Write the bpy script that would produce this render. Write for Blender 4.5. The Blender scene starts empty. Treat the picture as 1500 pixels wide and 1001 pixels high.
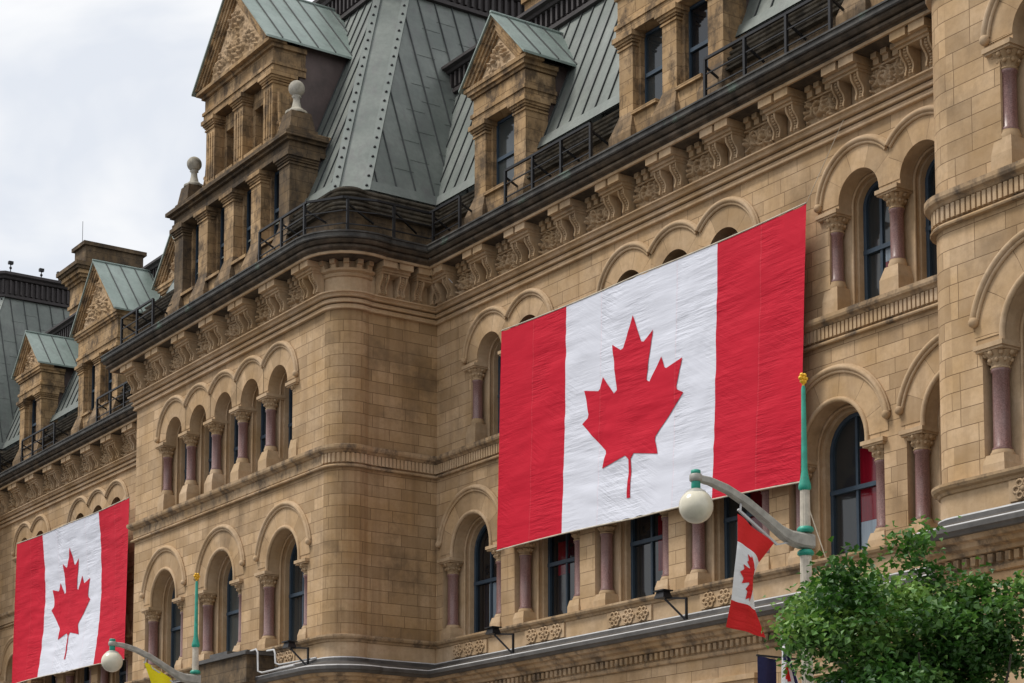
import bpy, bmesh, math, random
from mathutils import Vector, noise
from mathutils.geometry import tessellate_polygon
PI = math.pi
rad = math.radians
random.seed(7)
S = bpy.context.scene
COL = S.collection

# ------------------------------------------------------------------ camera
cam_d = bpy.data.cameras.new("camera")
cam = bpy.data.objects.new("camera", cam_d)
COL.objects.link(cam)
S.camera = cam
PITCH = rad(5.5)
YAW = math.atan(1950 / 2863)
cam.location = (0, -29.5, 0)
cam.rotation_euler = (PI / 2 + PITCH, 0, PI / 2 - YAW)
cam_d.sensor_width = 36
cam_d.lens = 2863 * math.cos(PITCH) / 1500 * 36
cam_d.shift_y = (1335 - 2863 * math.sin(PITCH) - 500.5) / 1500
cam_d.clip_end = 3000

# ------------------------------------------------------------------ sky, sun, exposure
SUN_EL, SUN_AZ = rad(56), rad(-33)            # azimuth measured from the street side (-y) towards -x
sdir = Vector((math.sin(SUN_AZ) * math.cos(SUN_EL), -math.cos(SUN_AZ) * math.cos(SUN_EL), math.sin(SUN_EL)))
W = bpy.data.worlds.new("World")
S.world = W
W.use_nodes = True
nt = W.node_tree
nt.nodes.clear()
N = nt.nodes.new
out = N('ShaderNodeOutputWorld'); bg = N('ShaderNodeBackground'); bg.inputs[1].default_value = 0.1
sky = N('ShaderNodeTexSky'); sky.sky_type = 'NISHITA'; sky.sun_disc = False
sky.sun_elevation = SUN_EL; sky.sun_rotation = math.atan2(sdir.x, sdir.y)
tc = N('ShaderNodeTexCoord'); mp = N('ShaderNodeMapping'); mp.inputs['Scale'].default_value = (1.6, 1.6, 4.2)
n1 = N('ShaderNodeTexNoise'); n1.inputs['Scale'].default_value = 2.6; n1.inputs['Detail'].default_value = 5; n1.inputs['Roughness'].default_value = .5
n1.inputs['Distortion'].default_value = .5
cr = N('ShaderNodeValToRGB')
cr.color_ramp.elements[0].position = .38; cr.color_ramp.elements[0].color = (8.1, 8.5, 9.2, 1)
cr.color_ramp.elements[1].position = .58; cr.color_ramp.elements[1].color = (10.6, 10.6, 10.6, 1)
mx = N('ShaderNodeMix'); mx.data_type = 'RGBA'; mx.inputs[0].default_value = .95
L = nt.links.new
L(tc.outputs['Generated'], mp.inputs[0]); L(mp.outputs[0], n1.inputs['Vector']); L(n1.outputs[0], cr.inputs[0])
L(sky.outputs[0], mx.inputs['A']); L(cr.outputs[0], mx.inputs['B']); L(mx.outputs['Result'], bg.inputs[0]); L(bg.outputs[0], out.inputs[0])
sl = bpy.data.lights.new("sun", 'SUN'); sl.energy = 2.75; sl.angle = rad(16); sl.color = (1, .95, .88)
so = bpy.data.objects.new("sun", sl); COL.objects.link(so)
so.rotation_euler = sdir.to_track_quat('Z', 'Y').to_euler()
so.location = (0, -60, 60)
S.view_settings.view_transform = 'Standard'
S.view_settings.look = 'None'
S.view_settings.exposure = 0
S.view_settings.gamma = 1

# ------------------------------------------------------------------ materials
def srgb(r, g, b):
    f = lambda c: (c / 255 / 12.92) if c / 255 < .04045 else ((c / 255 + .055) / 1.055) ** 2.4
    return (f(r), f(g), f(b), 1)

def new_mat(name):
    m = bpy.data.materials.new(name); m.use_nodes = True
    t = m.node_tree
    return m, t, t.nodes['Principled BSDF']

def noise_node(t, vec, scale, detail=4, rough=.6, stretch=None):
    n = t.nodes.new('ShaderNodeTexNoise'); n.inputs['Scale'].default_value = scale
    n.inputs['Detail'].default_value = detail; n.inputs['Roughness'].default_value = rough
    if stretch:
        mp = t.nodes.new('ShaderNodeMapping'); mp.inputs['Scale'].default_value = stretch
        t.links.new(vec, mp.inputs[0]); vec = mp.outputs[0]
    t.links.new(vec, n.inputs['Vector'])
    return n.outputs[0]

def ramp(t, val, stops):
    c = t.nodes.new('ShaderNodeValToRGB')
    e = c.color_ramp.elements
    while len(e) < len(stops): e.new(.5)
    for k, (p, v) in enumerate(stops):
        e[k].position = p
        e[k].color = v if hasattr(v, '__len__') else (v, v, v, 1)
    t.links.new(val, c.inputs[0])
    return c.outputs[0]

def mix(t, fac, a, b, mode='MIX'):
    m = t.nodes.new('ShaderNodeMix'); m.data_type = 'RGBA'; m.blend_type = mode
    for sock, v in ((m.inputs[0], fac), (m.inputs['A'], a), (m.inputs['B'], b)):
        if hasattr(v, 'is_linked'): t.links.new(v, sock)
        elif hasattr(v, '__len__'): sock.default_value = v
        else: sock.default_value = v
    return m.outputs['Result']

def bump(t, bs, h, strength, dist=.02):
    b = t.nodes.new('ShaderNodeBump'); b.inputs['Strength'].default_value = strength; b.inputs['Distance'].default_value = dist
    t.links.new(h, b.inputs['Height']); t.links.new(b.outputs[0], bs.inputs['Normal'])

def math_node(t, op, a, b):
    m = t.nodes.new('ShaderNodeMath'); m.operation = op
    for k, v in ((0, a), (1, b)):
        if hasattr(v, 'is_linked'): t.links.new(v, m.inputs[k])
        else: m.inputs[k].default_value = v
    return m.outputs[0]

def stone(name, base, ashlar=False, dirt=.35, dirtcol=(.06, .045, .032, 1), rough_scale=1.0, grime=None):
    """sandstone: ashlar courses from the UV in metres, tone patches, streaks and soot stains in world space"""
    m, t, bs = new_mat(name)
    geo = t.nodes.new('ShaderNodeNewGeometry'); pos = geo.outputs['Position']
    b = Vector(base)
    c = lambda k, w=0: (b[0] * k, b[1] * k * (1 - w * .05), b[2] * k * (1 - w * .16), 1)
    fine = noise_node(t, pos, 9, 6, .65)
    big = noise_node(t, pos, .9, 4, .55)
    col = mix(t, ramp(t, big, [(.3, 0), (.7, 1)]), c(.86, 1), c(1.1, -1))
    if ashlar:
        uv = t.nodes.new('ShaderNodeUVMap').outputs[0]
        def brick(c1, c2, mor, ms, w, h, off, freq=2, mapping=None):
            br = t.nodes.new('ShaderNodeTexBrick')
            br.offset = off; br.offset_frequency = freq; br.squash = .74; br.squash_frequency = 3
            br.inputs['Color1'].default_value = c1; br.inputs['Color2'].default_value = c2; br.inputs['Mortar'].default_value = mor
            br.inputs['Scale'].default_value = 1; br.inputs['Mortar Size'].default_value = ms; br.inputs['Mortar Smooth'].default_value = .3
            br.inputs['Brick Width'].default_value = w; br.inputs['Row Height'].default_value = h
            t.links.new(uv, br.inputs['Vector'])
            return br
        k1 = brick((.78, .75, .70, 1), (1.14, 1.11, 1.06, 1), (.36, .32, .28, 1), .008, .98, .335, .43)
        col = mix(t, 1, col, k1.outputs['Color'], 'MULTIPLY')
        fac = k1.outputs['Fac']
    # vertical rain streaks and soot patches
    st = noise_node(t, pos, 1.0, 5, .6, (2.6, 2.6, .16))
    col = mix(t, ramp(t, st, [(.49, 0), (.72, dirt * .75)]), col, (b[0] * .42, b[1] * .37, b[2] * .34, 1))
    pt = noise_node(t, pos, .55, 8, .68)
    col = mix(t, ramp(t, pt, [(.52, 0), (.72, dirt)]), col, dirtcol)
    if grime:
        g = noise_node(t, pos, 2.2, 8, .7, (1, 1, .7))
        col = mix(t, ramp(t, g, [(.5 - grime * .35, 0), (.62, .9)]), col, dirtcol)
    col = mix(t, ramp(t, fine, [(.3, .35), (.6, 0)]), col, (b[0] * .6, b[1] * .56, b[2] * .5, 1))
    t.links.new(col, bs.inputs['Base Color'])
    bs.inputs['Roughness'].default_value = .9
    bs.inputs['Specular IOR Level'].default_value = .2
    h = math_node(t, 'MULTIPLY', fine, .35 * rough_scale)
    if ashlar: h = math_node(t, 'SUBTRACT', h, fac)
    bump(t, bs, h, .55, .02)
    return m

M = {}
STONE = (.505, .357, .215)
M['ashlar'] = stone('ashlar_sandstone', STONE, True, .55)
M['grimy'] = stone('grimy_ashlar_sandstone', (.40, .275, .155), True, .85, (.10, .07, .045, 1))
M['trim'] = stone('trim_sandstone', (.505, .36, .22), False, .45)
M['carved'] = stone('carved_sandstone', (.47, .333, .20), False, .6)
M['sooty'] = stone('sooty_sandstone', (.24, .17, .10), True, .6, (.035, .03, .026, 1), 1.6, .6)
M['dormer'] = stone('dormer_sandstone', (.44, .30, .165), True, .65, (.07, .052, .038, 1), 1.5, .12)
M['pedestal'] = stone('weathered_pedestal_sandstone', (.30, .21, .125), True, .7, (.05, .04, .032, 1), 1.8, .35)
M['ledge'] = stone('ledge_stone', (.43, .30, .175), False, .5, (.10, .078, .06, 1), 1.2, .08)

def plain(name, colr, rough=.6, metal=0, var=.25, scale=3, bumpy=0, spec=.5, stretch=None):
    m, t, bs = new_mat(name)
    pos = t.nodes.new('ShaderNodeNewGeometry').outputs['Position']
    n = noise_node(t, pos, scale, 5, .6, stretch)
    d = tuple(x * (1 - var) for x in colr[:3]) + (1,); l = tuple(min(1, x * (1 + var)) for x in colr[:3]) + (1,)
    t.links.new(ramp(t, n, [(.3, d), (.7, l)]), bs.inputs['Base Color'])
    bs.inputs['Roughness'].default_value = rough; bs.inputs['Metallic'].default_value = metal
    bs.inputs['Specular IOR Level'].default_value = spec
    if bumpy: bump(t, bs, n, bumpy)
    return m

def copper(name, a, b_, stain=.5):
    m, t, bs = new_mat(name)
    pos = t.nodes.new('ShaderNodeNewGeometry').outputs['Position']
    big = noise_node(t, pos, .8, 6, .6)
    st = noise_node(t, pos, 1.2, 6, .65, (2.2, 2.2, .22))
    fine = noise_node(t, pos, 7, 5, .65)
    col = mix(t, ramp(t, big, [(.32, 0), (.68, 1)]), a, b_)
    col = mix(t, ramp(t, st, [(.5, 0), (.72, stain)]), col, (.13, .12, .125, 1))
    col = mix(t, ramp(t, fine, [(.35, .3), (.6, 0)]), col, tuple(x * .7 for x in a[:3]) + (1,))
    t.links.new(col, bs.inputs['Base Color'])
    bs.inputs['Roughness'].default_value = .48; bs.inputs['Metallic'].default_value = .25
    bump(t, bs, big, .25, .06)
    return m
M['copper'] = copper('weathered_copper', (.125, .145, .132, 1), (.20, .22, .20, 1), .6)
M['copper_pale'] = copper('pale_patina_copper', (.225, .285, .255, 1), (.295, .355, .325, 1), .35)
M['copper_strip'] = copper('hip_strip_copper', (.145, .17, .156, 1), (.205, .225, .207, 1), .5)
M['seam'] = plain('seam_metal', (.035, .04, .04, 1), .6)
M['bronze'] = plain('dark_bronze', (.042, .035, .035, 1), .6, .2)
M['cheek'] = plain('brown_sheet_metal', (.085, .06, .055, 1), .6, .1, .3, 2)
M['steps'] = stone('roof_step_soot', (.15, .13, .10), False, .6, (.03, .027, .023, 1), 1.8, .3)
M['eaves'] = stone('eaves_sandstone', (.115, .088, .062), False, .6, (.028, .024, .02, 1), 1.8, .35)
m, t, bs = new_mat('old_copper_gutter')
pos = t.nodes.new('ShaderNodeNewGeometry').outputs['Position']
c = mix(t, ramp(t, noise_node(t, pos, 1.7, 6, .7), [(.35, 0), (.65, 1)]), (.018, .017, .016, 1), (.085, .08, .07, 1))
c = mix(t, ramp(t, noise_node(t, pos, .9, 5, .65), [(.60, 0), (.70, .7)]), c, (.13, .21, .16, 1))
t.links.new(c, bs.inputs['Base Color']); bs.inputs['Roughness'].default_value = .7
bump(t, bs, noise_node(t, pos, 5, 5, .6), .4, .03)
M['gutter'] = m
M['iron'] = plain('black_iron', (.012, .012, .014, 1), .5, .3)
M['lead'] = plain('lead_sheet', (.085, .08, .075, 1), .55, .3, .3, 2.5)
M['flash'] = plain('white_flashing', (.50, .50, .50, 1), .6, 0, .15)
M['frame'] = plain('slate_blue_paint', (.03, .053, .08, 1), .5, 0, .2)
M['limestone'] = stone('pale_weathered_limestone', (.46, .43, .36), False, .5, (.12, .11, .09, 1), 1.2, .1)

m, t, bs = new_mat('polished_granite')
pos = t.nodes.new('ShaderNodeNewGeometry').outputs['Position']
sp = noise_node(t, pos, 38, 3, .7); bg_ = noise_node(t, pos, 2, 3, .5)
c = mix(t, ramp(t, sp, [(.35, 0), (.65, 1)]), (.13, .058, .05, 1), (.27, .15, .135, 1))
c = mix(t, ramp(t, bg_, [(.4, 0), (.7, .4)]), c, (.24, .17, .16, 1))
t.links.new(c, bs.inputs['Base Color']); bs.inputs['Roughness'].default_value = .32
M['granite'] = m

m, t, bs = new_mat('window_glass')
inf = t.nodes.new('ShaderNodeObjectInfo')
pos = t.nodes.new('ShaderNodeNewGeometry').outputs['Position']
n = noise_node(t, pos, .8, 2, .5)
c = mix(t, ramp(t, inf.outputs['Random'], [(.3, 0), (.95, 1)]), (.006, .008, .011, 1), (.06, .07, .07, 1))
t.links.new(c, bs.inputs['Base Color']); bs.inputs['Roughness'].default_value = .06
bs.inputs['IOR'].default_value = 1.6
bump(t, bs, n, .08, .05)
M['glass'] = m

def painted_reflection(name, c):  # streaky colour standing in for what the window panes reflect
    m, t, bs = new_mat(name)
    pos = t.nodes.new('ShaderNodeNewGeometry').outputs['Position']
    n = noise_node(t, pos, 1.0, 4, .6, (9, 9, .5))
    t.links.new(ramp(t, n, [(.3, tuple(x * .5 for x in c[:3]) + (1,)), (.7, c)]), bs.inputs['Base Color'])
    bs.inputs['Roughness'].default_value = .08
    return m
M['curtain_red'] = painted_reflection('red_curtain_behind_glass', (.16, .006, .014, 1))
M['blind_pale'] = painted_reflection('pale_blind_behind_glass', (.24, .30, .36, 1))
def cloth_mat(name, colr, seams=True):
    m, t, bs = new_mat(name)
    uv = t.nodes.new('ShaderNodeUVMap').outputs[0]
    n = noise_node(t, uv, 1.0, 6, .62, (.8, 8, 1))
    n = math_node(t, 'MULTIPLY', n, ramp(t, noise_node(t, uv, 1.0, 3, .5, (.55, .45, 1)), [(.38, .15), (.62, 1.6)]))
    rot = t.nodes.new('ShaderNodeMapping'); rot.inputs['Rotation'].default_value = (0, 0, rad(-32)); t.links.new(uv, rot.inputs[0])
    dg = noise_node(t, rot.outputs[0], 1.0, 5, .6, (.5, 5.5, 1))
    n = math_node(t, 'ADD', n, math_node(t, 'MULTIPLY', dg, ramp(t, noise_node(t, uv, 1.0, 2, .5, (.35, .3, 1)), [(.48, 0), (.62, 1.3)])))
    n2 = noise_node(t, uv, 1.0, 3, .5, (.7, .9, 1))
    c = mix(t, ramp(t, n2, [(.3, 0), (.7, 1)]), tuple(x * .93 for x in colr[:3]) + (1,), colr)
    h = n
    if seams:
        sep = t.nodes.new('ShaderNodeSeparateXYZ'); t.links.new(uv, sep.inputs[0])
        fr = math_node(t, 'FRACT', math_node(t, 'DIVIDE', math_node(t, 'ADD', sep.outputs[0], 1.525), 3.05), 0)
        ln = math_node(t, 'LESS_THAN', fr, .012)
        n = math_node(t, 'MULTIPLY', n, ramp(t, fr, [(0, 1.0), (.55, .55), (1, .25)]))
        c = mix(t, math_node(t, 'MULTIPLY', ln, .3), c, (min(1, colr[0] * 1.1 + .04), colr[1] * .8 + .06, colr[2] * .8 + .06, 1))
        h = math_node(t, 'ADD', n, math_node(t, 'MULTIPLY', ln, .3))
    t.links.new(c, bs.inputs['Base Color'])
    bs.inputs['Roughness'].default_value = .75; bs.inputs['Specular IOR Level'].default_value = .25
    bump(t, bs, h, .85, .06)
    return m
RED = (.53, .005, .026, 1)
M['flag_red'] = cloth_mat('red_flag_cloth', RED)
M['flag_white'] = cloth_mat('white_flag_cloth', (.68, .70, .78, 1))
M['small_red'] = cloth_mat('small_red_cloth', (.62, .02, .02, 1), False)
M['small_white'] = cloth_mat('small_white_cloth', (.74, .74, .74, 1), False)
M['yellow'] = cloth_mat('yellow_cloth', (.82, .70, .015, 1), False)
M['navy'] = cloth_mat('navy_cloth', (.02, .02, .07, 1), False)
M['rope'] = plain('pale_rope', (.5, .45, .36, 1), .9)
M['lamp_grey'] = plain('grey_lamp_paint', (.33, .32, .285, 1), .55, .1, .28, 7, .25)
M['lamp_cream'] = plain('cream_lamp_paint', (.50, .45, .37, 1), .6, 0, .25, 6, .2)
M['lamp_green'] = plain('green_lamp_paint', (.014, .27, .19, 1), .45, 0, .25, 8, .15)
M['gold'] = plain('gold_paint', (.75, .42, .02, 1), .4, .2, .1)
M['globe'] = plain('opal_glass', (.62, .58, .46, 1), .22, 0, .10, 5, 0, .6)
M['asphalt'] = plain('asphalt', (.06, .06, .062, 1), .9, 0, .3, 8, .3)
M['paving'] = plain('concrete_paving', (.32, .30, .28, 1), .9, 0, .2, 5, .2)
M['bark'] = plain('tree_bark', (.055, .045, .035, 1), .9, 0, .4, 8, .5)
def leaf_mat(name, c):
    m, t, bs = new_mat(name)
    pos = t.nodes.new('ShaderNodeNewGeometry').outputs['Position']
    n = noise_node(t, pos, 1.6, 3, .5)
    t.links.new(ramp(t, n, [(.3, tuple(x * .75 for x in c[:3]) + (1,)), (.7, tuple(x * 1.25 for x in c[:3]) + (1,))]), bs.inputs['Base Color'])
    bs.inputs['Roughness'].default_value = .45
    tr = t.nodes.new('ShaderNodeBsdfTranslucent'); tr.inputs[0].default_value = (c[0] * 1.6, c[1] * 1.6, c[2], 1)
    ms = t.nodes.new('ShaderNodeMixShader'); ms.inputs[0].default_value = .25
    o = t.nodes['Material Output']
    t.links.new(bs.outputs[0], ms.inputs[1]); t.links.new(tr.outputs[0], ms.inputs[2]); t.links.new(ms.outputs[0], o.inputs[0])
    return m
M['leaf_a'] = leaf_mat('leaf_deep_green', (.035, .105, .018, 1))
M['leaf_b'] = leaf_mat('leaf_mid_green', (.09, .20, .042, 1))
M['leaf_c'] = leaf_mat('leaf_fresh_green', (.19, .32, .085, 1))

# ------------------------------------------------------------------ mesh builder
class MB:
    def __init__(s, o=(0, 0, 0)):
        s.v = []; s.f = []; s.m = []; s.uv = []; s.sm = []; s.o = Vector(o)
    def add(s, verts, faces, mi=0, uvs=None, smooth=False):
        b = len(s.v); s.v += [tuple(v) for v in verts]
        for f in faces:
            s.f.append([b + i for i in f]); s.m.append(mi); s.sm.append(smooth)
            s.uv.append([uvs[i] for i in f] if uvs else [(verts[i][0] + verts[i][1], verts[i][2]) for i in f])
    def box(s, x0, x1, y0, y1, z0, z1, mi=0, top=None):
        if top is None: top = (0, 0)
        a, b = top                                 # taper of the top in x and y
        v = [(x0, y0, z0), (x1, y0, z0), (x1, y1, z0), (x0, y1, z0), (x0 + a, y0 + b, z1), (x1 - a, y0 + b, z1), (x1 - a, y1 - b, z1), (x0 + a, y1 - b, z1)]
        s.add(v, [(0, 3, 2, 1), (4, 5, 6, 7), (0, 1, 5, 4), (1, 2, 6, 5), (2, 3, 7, 6), (3, 0, 4, 7)], mi)
    def beam(s, p, q, w, h, up=(0, 0, 1), mi=0):
        p = Vector(p); q = Vector(q); d = (q - p).normalized(); u = Vector(up)
        r = d.cross(u).normalized(); u = r.cross(d).normalized()
        v = []
        for e in (p, q):
            for a, b in ((-1, -1), (1, -1), (1, 1), (-1, 1)): v.append(e + r * (a * w / 2) + u * (b * h / 2))
        s.add(v, [(0, 1, 2, 3), (7, 6, 5, 4), (0, 4, 5, 1), (1, 5, 6, 2), (2, 6, 7, 3), (3, 7, 4, 0)], mi)
    def prism(s, poly, axis, a, b, mi=0):
        """poly in the two other coordinates; axis 'x': (y,z), 'y': (x,z), 'z': (x,y)"""
        mk = {'x': lambda p, k: (k, p[0], p[1]), 'y': lambda p, k: (p[0], k, p[1]), 'z': lambda p, k: (p[0], p[1], k)}[axis]
        n = len(poly)
        v = [mk(p, a) for p in poly] + [mk(p, b) for p in poly]
        f = [(i, (i + 1) % n, n + (i + 1) % n, n + i) for i in range(n)]
        tri = tessellate_polygon([[Vector((p[0], p[1], 0)) for p in poly]])
        f += [tuple(q) for q in tri] + [tuple(n + i for i in reversed(q)) for q in tri]
        s.add(v, f, mi)
    def lathe(s, prof, cx=0, cy=0, seg=16, mi=0, rfun=None, smooth=True):
        v = []; n = len(prof)
        for (r, z) in prof:
            for k in range(seg):
                a = 2 * PI * k / seg; rr = r * (rfun(a, z) if rfun else 1)
                v.append((cx + rr * math.cos(a), cy + rr * math.sin(a), z))
        f = [(i * seg + k, i * seg + (k + 1) % seg, (i + 1) * seg + (k + 1) % seg, (i + 1) * seg + k) for i in range(n - 1) for k in range(seg)]
        s.add(v, f, mi, smooth=smooth)
        if prof[0][0] > 1e-4: s.add(v[:seg], [tuple(reversed(range(seg)))], mi)
        if prof[-1][0] > 1e-4: s.add(v[-seg:], [tuple(range(seg))], mi)
    def tube(s, pts, r, seg=8, mi=0, smooth=True, caps=True):
        pts = [Vector(p) for p in pts]; n = len(pts); v = []
        rr = r if hasattr(r, '__len__') else [r] * n
        d0 = (pts[1] - pts[0]).normalized()
        u = d0.orthogonal().normalized()
        for i, p in enumerate(pts):
            d = (pts[min(i + 1, n - 1)] - pts[max(i - 1, 0)]).normalized()
            u = (u - d * u.dot(d)).normalized(); w = d.cross(u)
            for k in range(seg):
                a = 2 * PI * k / seg
                v.append(p + (u * math.cos(a) + w * math.sin(a)) * rr[i])
        f = [(i * seg + k, i * seg + (k + 1) % seg, (i + 1) * seg + (k + 1) % seg, (i + 1) * seg + k) for i in range(n - 1) for k in range(seg)]
        s.add(v, f, mi, smooth=smooth)
        if caps:
            s.add(v[:seg], [tuple(reversed(range(seg)))], mi); s.add(v[-seg:], [tuple(range(seg))], mi)
    def grid(s, fn, nu, nv, mi=0, uvf=None, smooth=True):
        v = []; uv = []
        for j in range(nv + 1):
            for i in range(nu + 1):
                v.append(fn(i / nu, j / nv)); uv.append(uvf(i / nu, j / nv) if uvf else (i / nu, j / nv))
        for j in range(nv):
            for i in range(nu): pass
        f = [(j * (nu + 1) + i, j * (nu + 1) + i + 1, (j + 1) * (nu + 1) + i + 1, (j + 1) * (nu + 1) + i) for j in range(nv) for i in range(nu)]
        mm = mi if callable(mi) else None
        if mm:
            b = len(s.v); s.v += [tuple(q) for q in v]
            for q in f:
                i = q[0] % (nu + 1); j = q[0] // (nu + 1)
                s.f.append([b + k for k in q]); s.m.append(mm((i + .5) / nu, (j + .5) / nv)); s.sm.append(smooth); s.uv.append([uv[k] for k in q])
        else: s.add(v, f, mi, uv, smooth)
    def sphere(s, c, r, seg=16, rings=10, mi=0, sc=(1, 1, 1)):
        v = []
        for j in range(rings + 1):
            p = PI * j / rings
            for k in range(seg):
                a = 2 * PI * k / seg
                v.append((c[0] + sc[0] * r * math.sin(p) * math.cos(a), c[1] + sc[1] * r * math.sin(p) * math.sin(a), c[2] + sc[2] * r * math.cos(p)))
        f = [(j * seg + k, (j + 1) * seg + k, (j + 1) * seg + (k + 1) % seg, j * seg + (k + 1) % seg) for j in range(rings) for k in range(seg)]
        s.add(v, f, mi, smooth=True)
    def mesh(s, name, mats):
        me = bpy.data.meshes.new(name)
        o = s.o
        me.from_pydata([(x - o.x, y - o.y, z - o.z) for x, y, z in s.v], [], s.f)
        for mt in mats: me.materials.append(mt)
        me.polygons.foreach_set('material_index', s.m)
        me.polygons.foreach_set('use_smooth', s.sm)
        ul = me.uv_layers.new(name='UVMap')
        flat = [c for face in s.uv for p in face for c in p]
        ul.data.foreach_set('uv', flat)
        me.update()
        return me

WL = {}                                            # world location of every object (nothing that carries children is rotated)
def link(name, me, loc=(0, 0, 0), parent=None, rotz=0):
    o = bpy.data.objects.new(name, me); COL.objects.link(o)
    WL[o.name] = Vector(loc)
    o.rotation_euler = (0, 0, rotz)
    if parent:
        o.parent = parent; o.location = Vector(loc) - WL[parent.name]
    else: o.location = loc
    return o
def put(name, mb, mats, parent=None):
    if not isinstance(mats, (list, tuple)): mats = [mats]
    return link(name, mb.mesh(name, mats), mb.o, parent)
def thing(name, loc, label, cat, group=None):
    o = link(name, None, loc); o.empty_display_size = .3
    tag(o, label, cat, group); return o
def tag(o, label, cat, group=None):
    o['label'] = label; o['category'] = cat
    if group: o['group'] = group
    return o
def copy_tree(o, loc, parent=None):
    """copy a thing or part with everything under it"""
    c = o.copy(); COL.objects.link(c); WL[c.name] = Vector(loc)
    if parent: c.parent = parent; c.location = Vector(loc) - WL[parent.name]
    else: c.location = loc
    for ch in list(o.children):
        if ch.name in WL: copy_tree(ch, WL[ch.name] - WL[o.name] + Vector(loc), c)
    return c

# ------------------------------------------------------------------ ground
GZ = -1.6
mb = MB((0, 0, GZ)); mb.box(-600, 600, -600, 600, GZ - 1, GZ)
g = put('ground', mb, M['asphalt']); g['kind'] = 'structure'
mb = MB((0, -8, GZ)); mb.box(-140, 60, -13.6, 4, GZ + .004, GZ + .14)
g = put('sidewalk', mb, M['paving']); g['kind'] = 'structure'

# ------------------------------------------------------------------ the building: plan
F = -3.35                                          # front plane of the projecting pavilions
def arc(cx, cy, r, a0, a1, n=9):
    return [(cx + r * math.cos(rad(a0 + (a1 - a0) * k / n)), cy + r * math.sin(rad(a0 + (a1 - a0) * k / n))) for k in range(n + 1)]
RX, TX, DX = -47.2, -24.78, -37.15                 # return wall of the pavilion, return wall of the right tower, step to the far repeat
def round_corner(dx=0): return arc(RX - .66 + dx, -2.63, .74, -90, 27)
PATH = [(-98.4, F)] + round_corner(DX) + [(RX + DX, 0), (-61.2, 0), (-61.2, F)] + round_corner() + [(RX, 0), (TX, 0)] + arc(TX + .66, -2.63, .74, 153, 270) + [(-9, F)]

def offset_path(path, d):
    n = len(path); res = []
    nr = []
    for i in range(n - 1):
        dx = path[i + 1][0] - path[i][0]; dy = path[i + 1][1] - path[i][1]; l = math.hypot(dx, dy)
        nr.append((dy / l, -dx / l))
    for i in range(n):
        a = nr[max(i - 1, 0)]; b = nr[min(i, n - 2)]
        k = 1 + a[0] * b[0] + a[1] * b[1]
        res.append((path[i][0] + d * (a[0] + b[0]) / k, path[i][1] + d * (a[1] + b[1]) / k))
    return res
def path_len(path):
    l = [0]
    for a, b in zip(path, path[1:]): l.append(l[-1] + math.hypot(b[0] - a[0], b[1] - a[1]))
    return l
def sweep(mb, prof, path, mi=0, u0=0):
    """profile (outward distance, height), bottom to top, along a plan path"""
    ln = path_len(path); n = len(path)
    rows = [(offset_path(path, d), z) for d, z in prof]
    acc = [0]
    for (a, b), (c_, d_) in zip(prof, prof[1:]): acc.append(acc[-1] + math.hypot(c_ - a, d_ - b))
    vv = prof[0][1]
    for k in range(len(prof) - 1):
        (p0, z0), (p1, z1) = rows[k], rows[k + 1]
        for i in range(n - 1):
            v = [(p0[i][0], p0[i][1], z0), (p0[i + 1][0], p0[i + 1][1], z0), (p1[i + 1][0], p1[i + 1][1], z1), (p1[i][0], p1[i][1], z1)]
            uv = [(u0 + ln[i], vv + acc[k]), (u0 + ln[i + 1], vv + acc[k]), (u0 + ln[i + 1], vv + acc[k + 1]), (u0 + ln[i], vv + acc[k + 1])]
            mb.add(v, [(0, 1, 2, 3)], mi, uv)
def stations(path, step, phase=0):
    """points and directions at equal spacing along a path"""
    ln = path_len(path); s = phase; res = []
    while s < ln[-1]:
        i = max(k for k in range(len(ln)) if ln[k] <= s + 1e-9); i = min(i, len(path) - 2)
        f = (s - ln[i]) / (ln[i + 1] - ln[i])
        p = (path[i][0] + f * (path[i + 1][0] - path[i][0]), path[i][1] + f * (path[i + 1][1] - path[i][1]))
        res.append((p, math.atan2(path[i + 1][1] - path[i][1], path[i + 1][0] - path[i][0])))
        s += step
    return res
def rbox(mb, p, ang, w, d0, d1, z0, z1, mi=0):
    """box standing on a plan path: width w along it, from d0 to d1 outward"""
    t = (math.cos(ang), math.sin(ang)); nrm = (t[1], -t[0]); v = []
    for z in (z0, z1):
        for a, d in ((-w / 2, d1), (w / 2, d1), (w / 2, d0), (-w / 2, d0)):
            v.append((p[0] + t[0] * a + nrm[0] * d, p[1] + t[1] * a + nrm[1] * d, z))
    mb.add(v, [(0, 3, 2, 1), (4, 5, 6, 7), (0, 1, 5, 4), (1, 2, 6, 5), (2, 3, 7, 6), (3, 0, 4, 7)], mi)

B = thing('stone_building', (-54.2, 3, GZ), 'long tan sandstone building with green copper mansard roofs and rows of round arched windows', 'building')

# ------------------------------------------------------------------ windows
class Spec: pass
GW = Spec(); GW.zb, GW.zi, GW.zc, GW.r, GW.wn, GW.ho, GW.foot = 7.70, 10.05, 10.2, .98, 1.50, 1.70, 13
UW = Spec(); UW.zb, UW.zi, UW.zc, UW.r, UW.wn, UW.ho, UW.foot = 13.15, 15.45, 15.57, .62, .935, 1.25, 6
HALF = .935
def outline(sp, w, nook=True, n=14):
    p = [(-(sp.wn if nook else w), sp.zb), (-(sp.wn if nook else w), sp.zi), (-w, sp.zi)]
    p += [(-w * math.cos(PI * k / n), sp.zc + w * math.sin(PI * k / n)) for k in range(n + 1)]
    return p + [(-x, z) for x, z in reversed(p[:3])]

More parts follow.
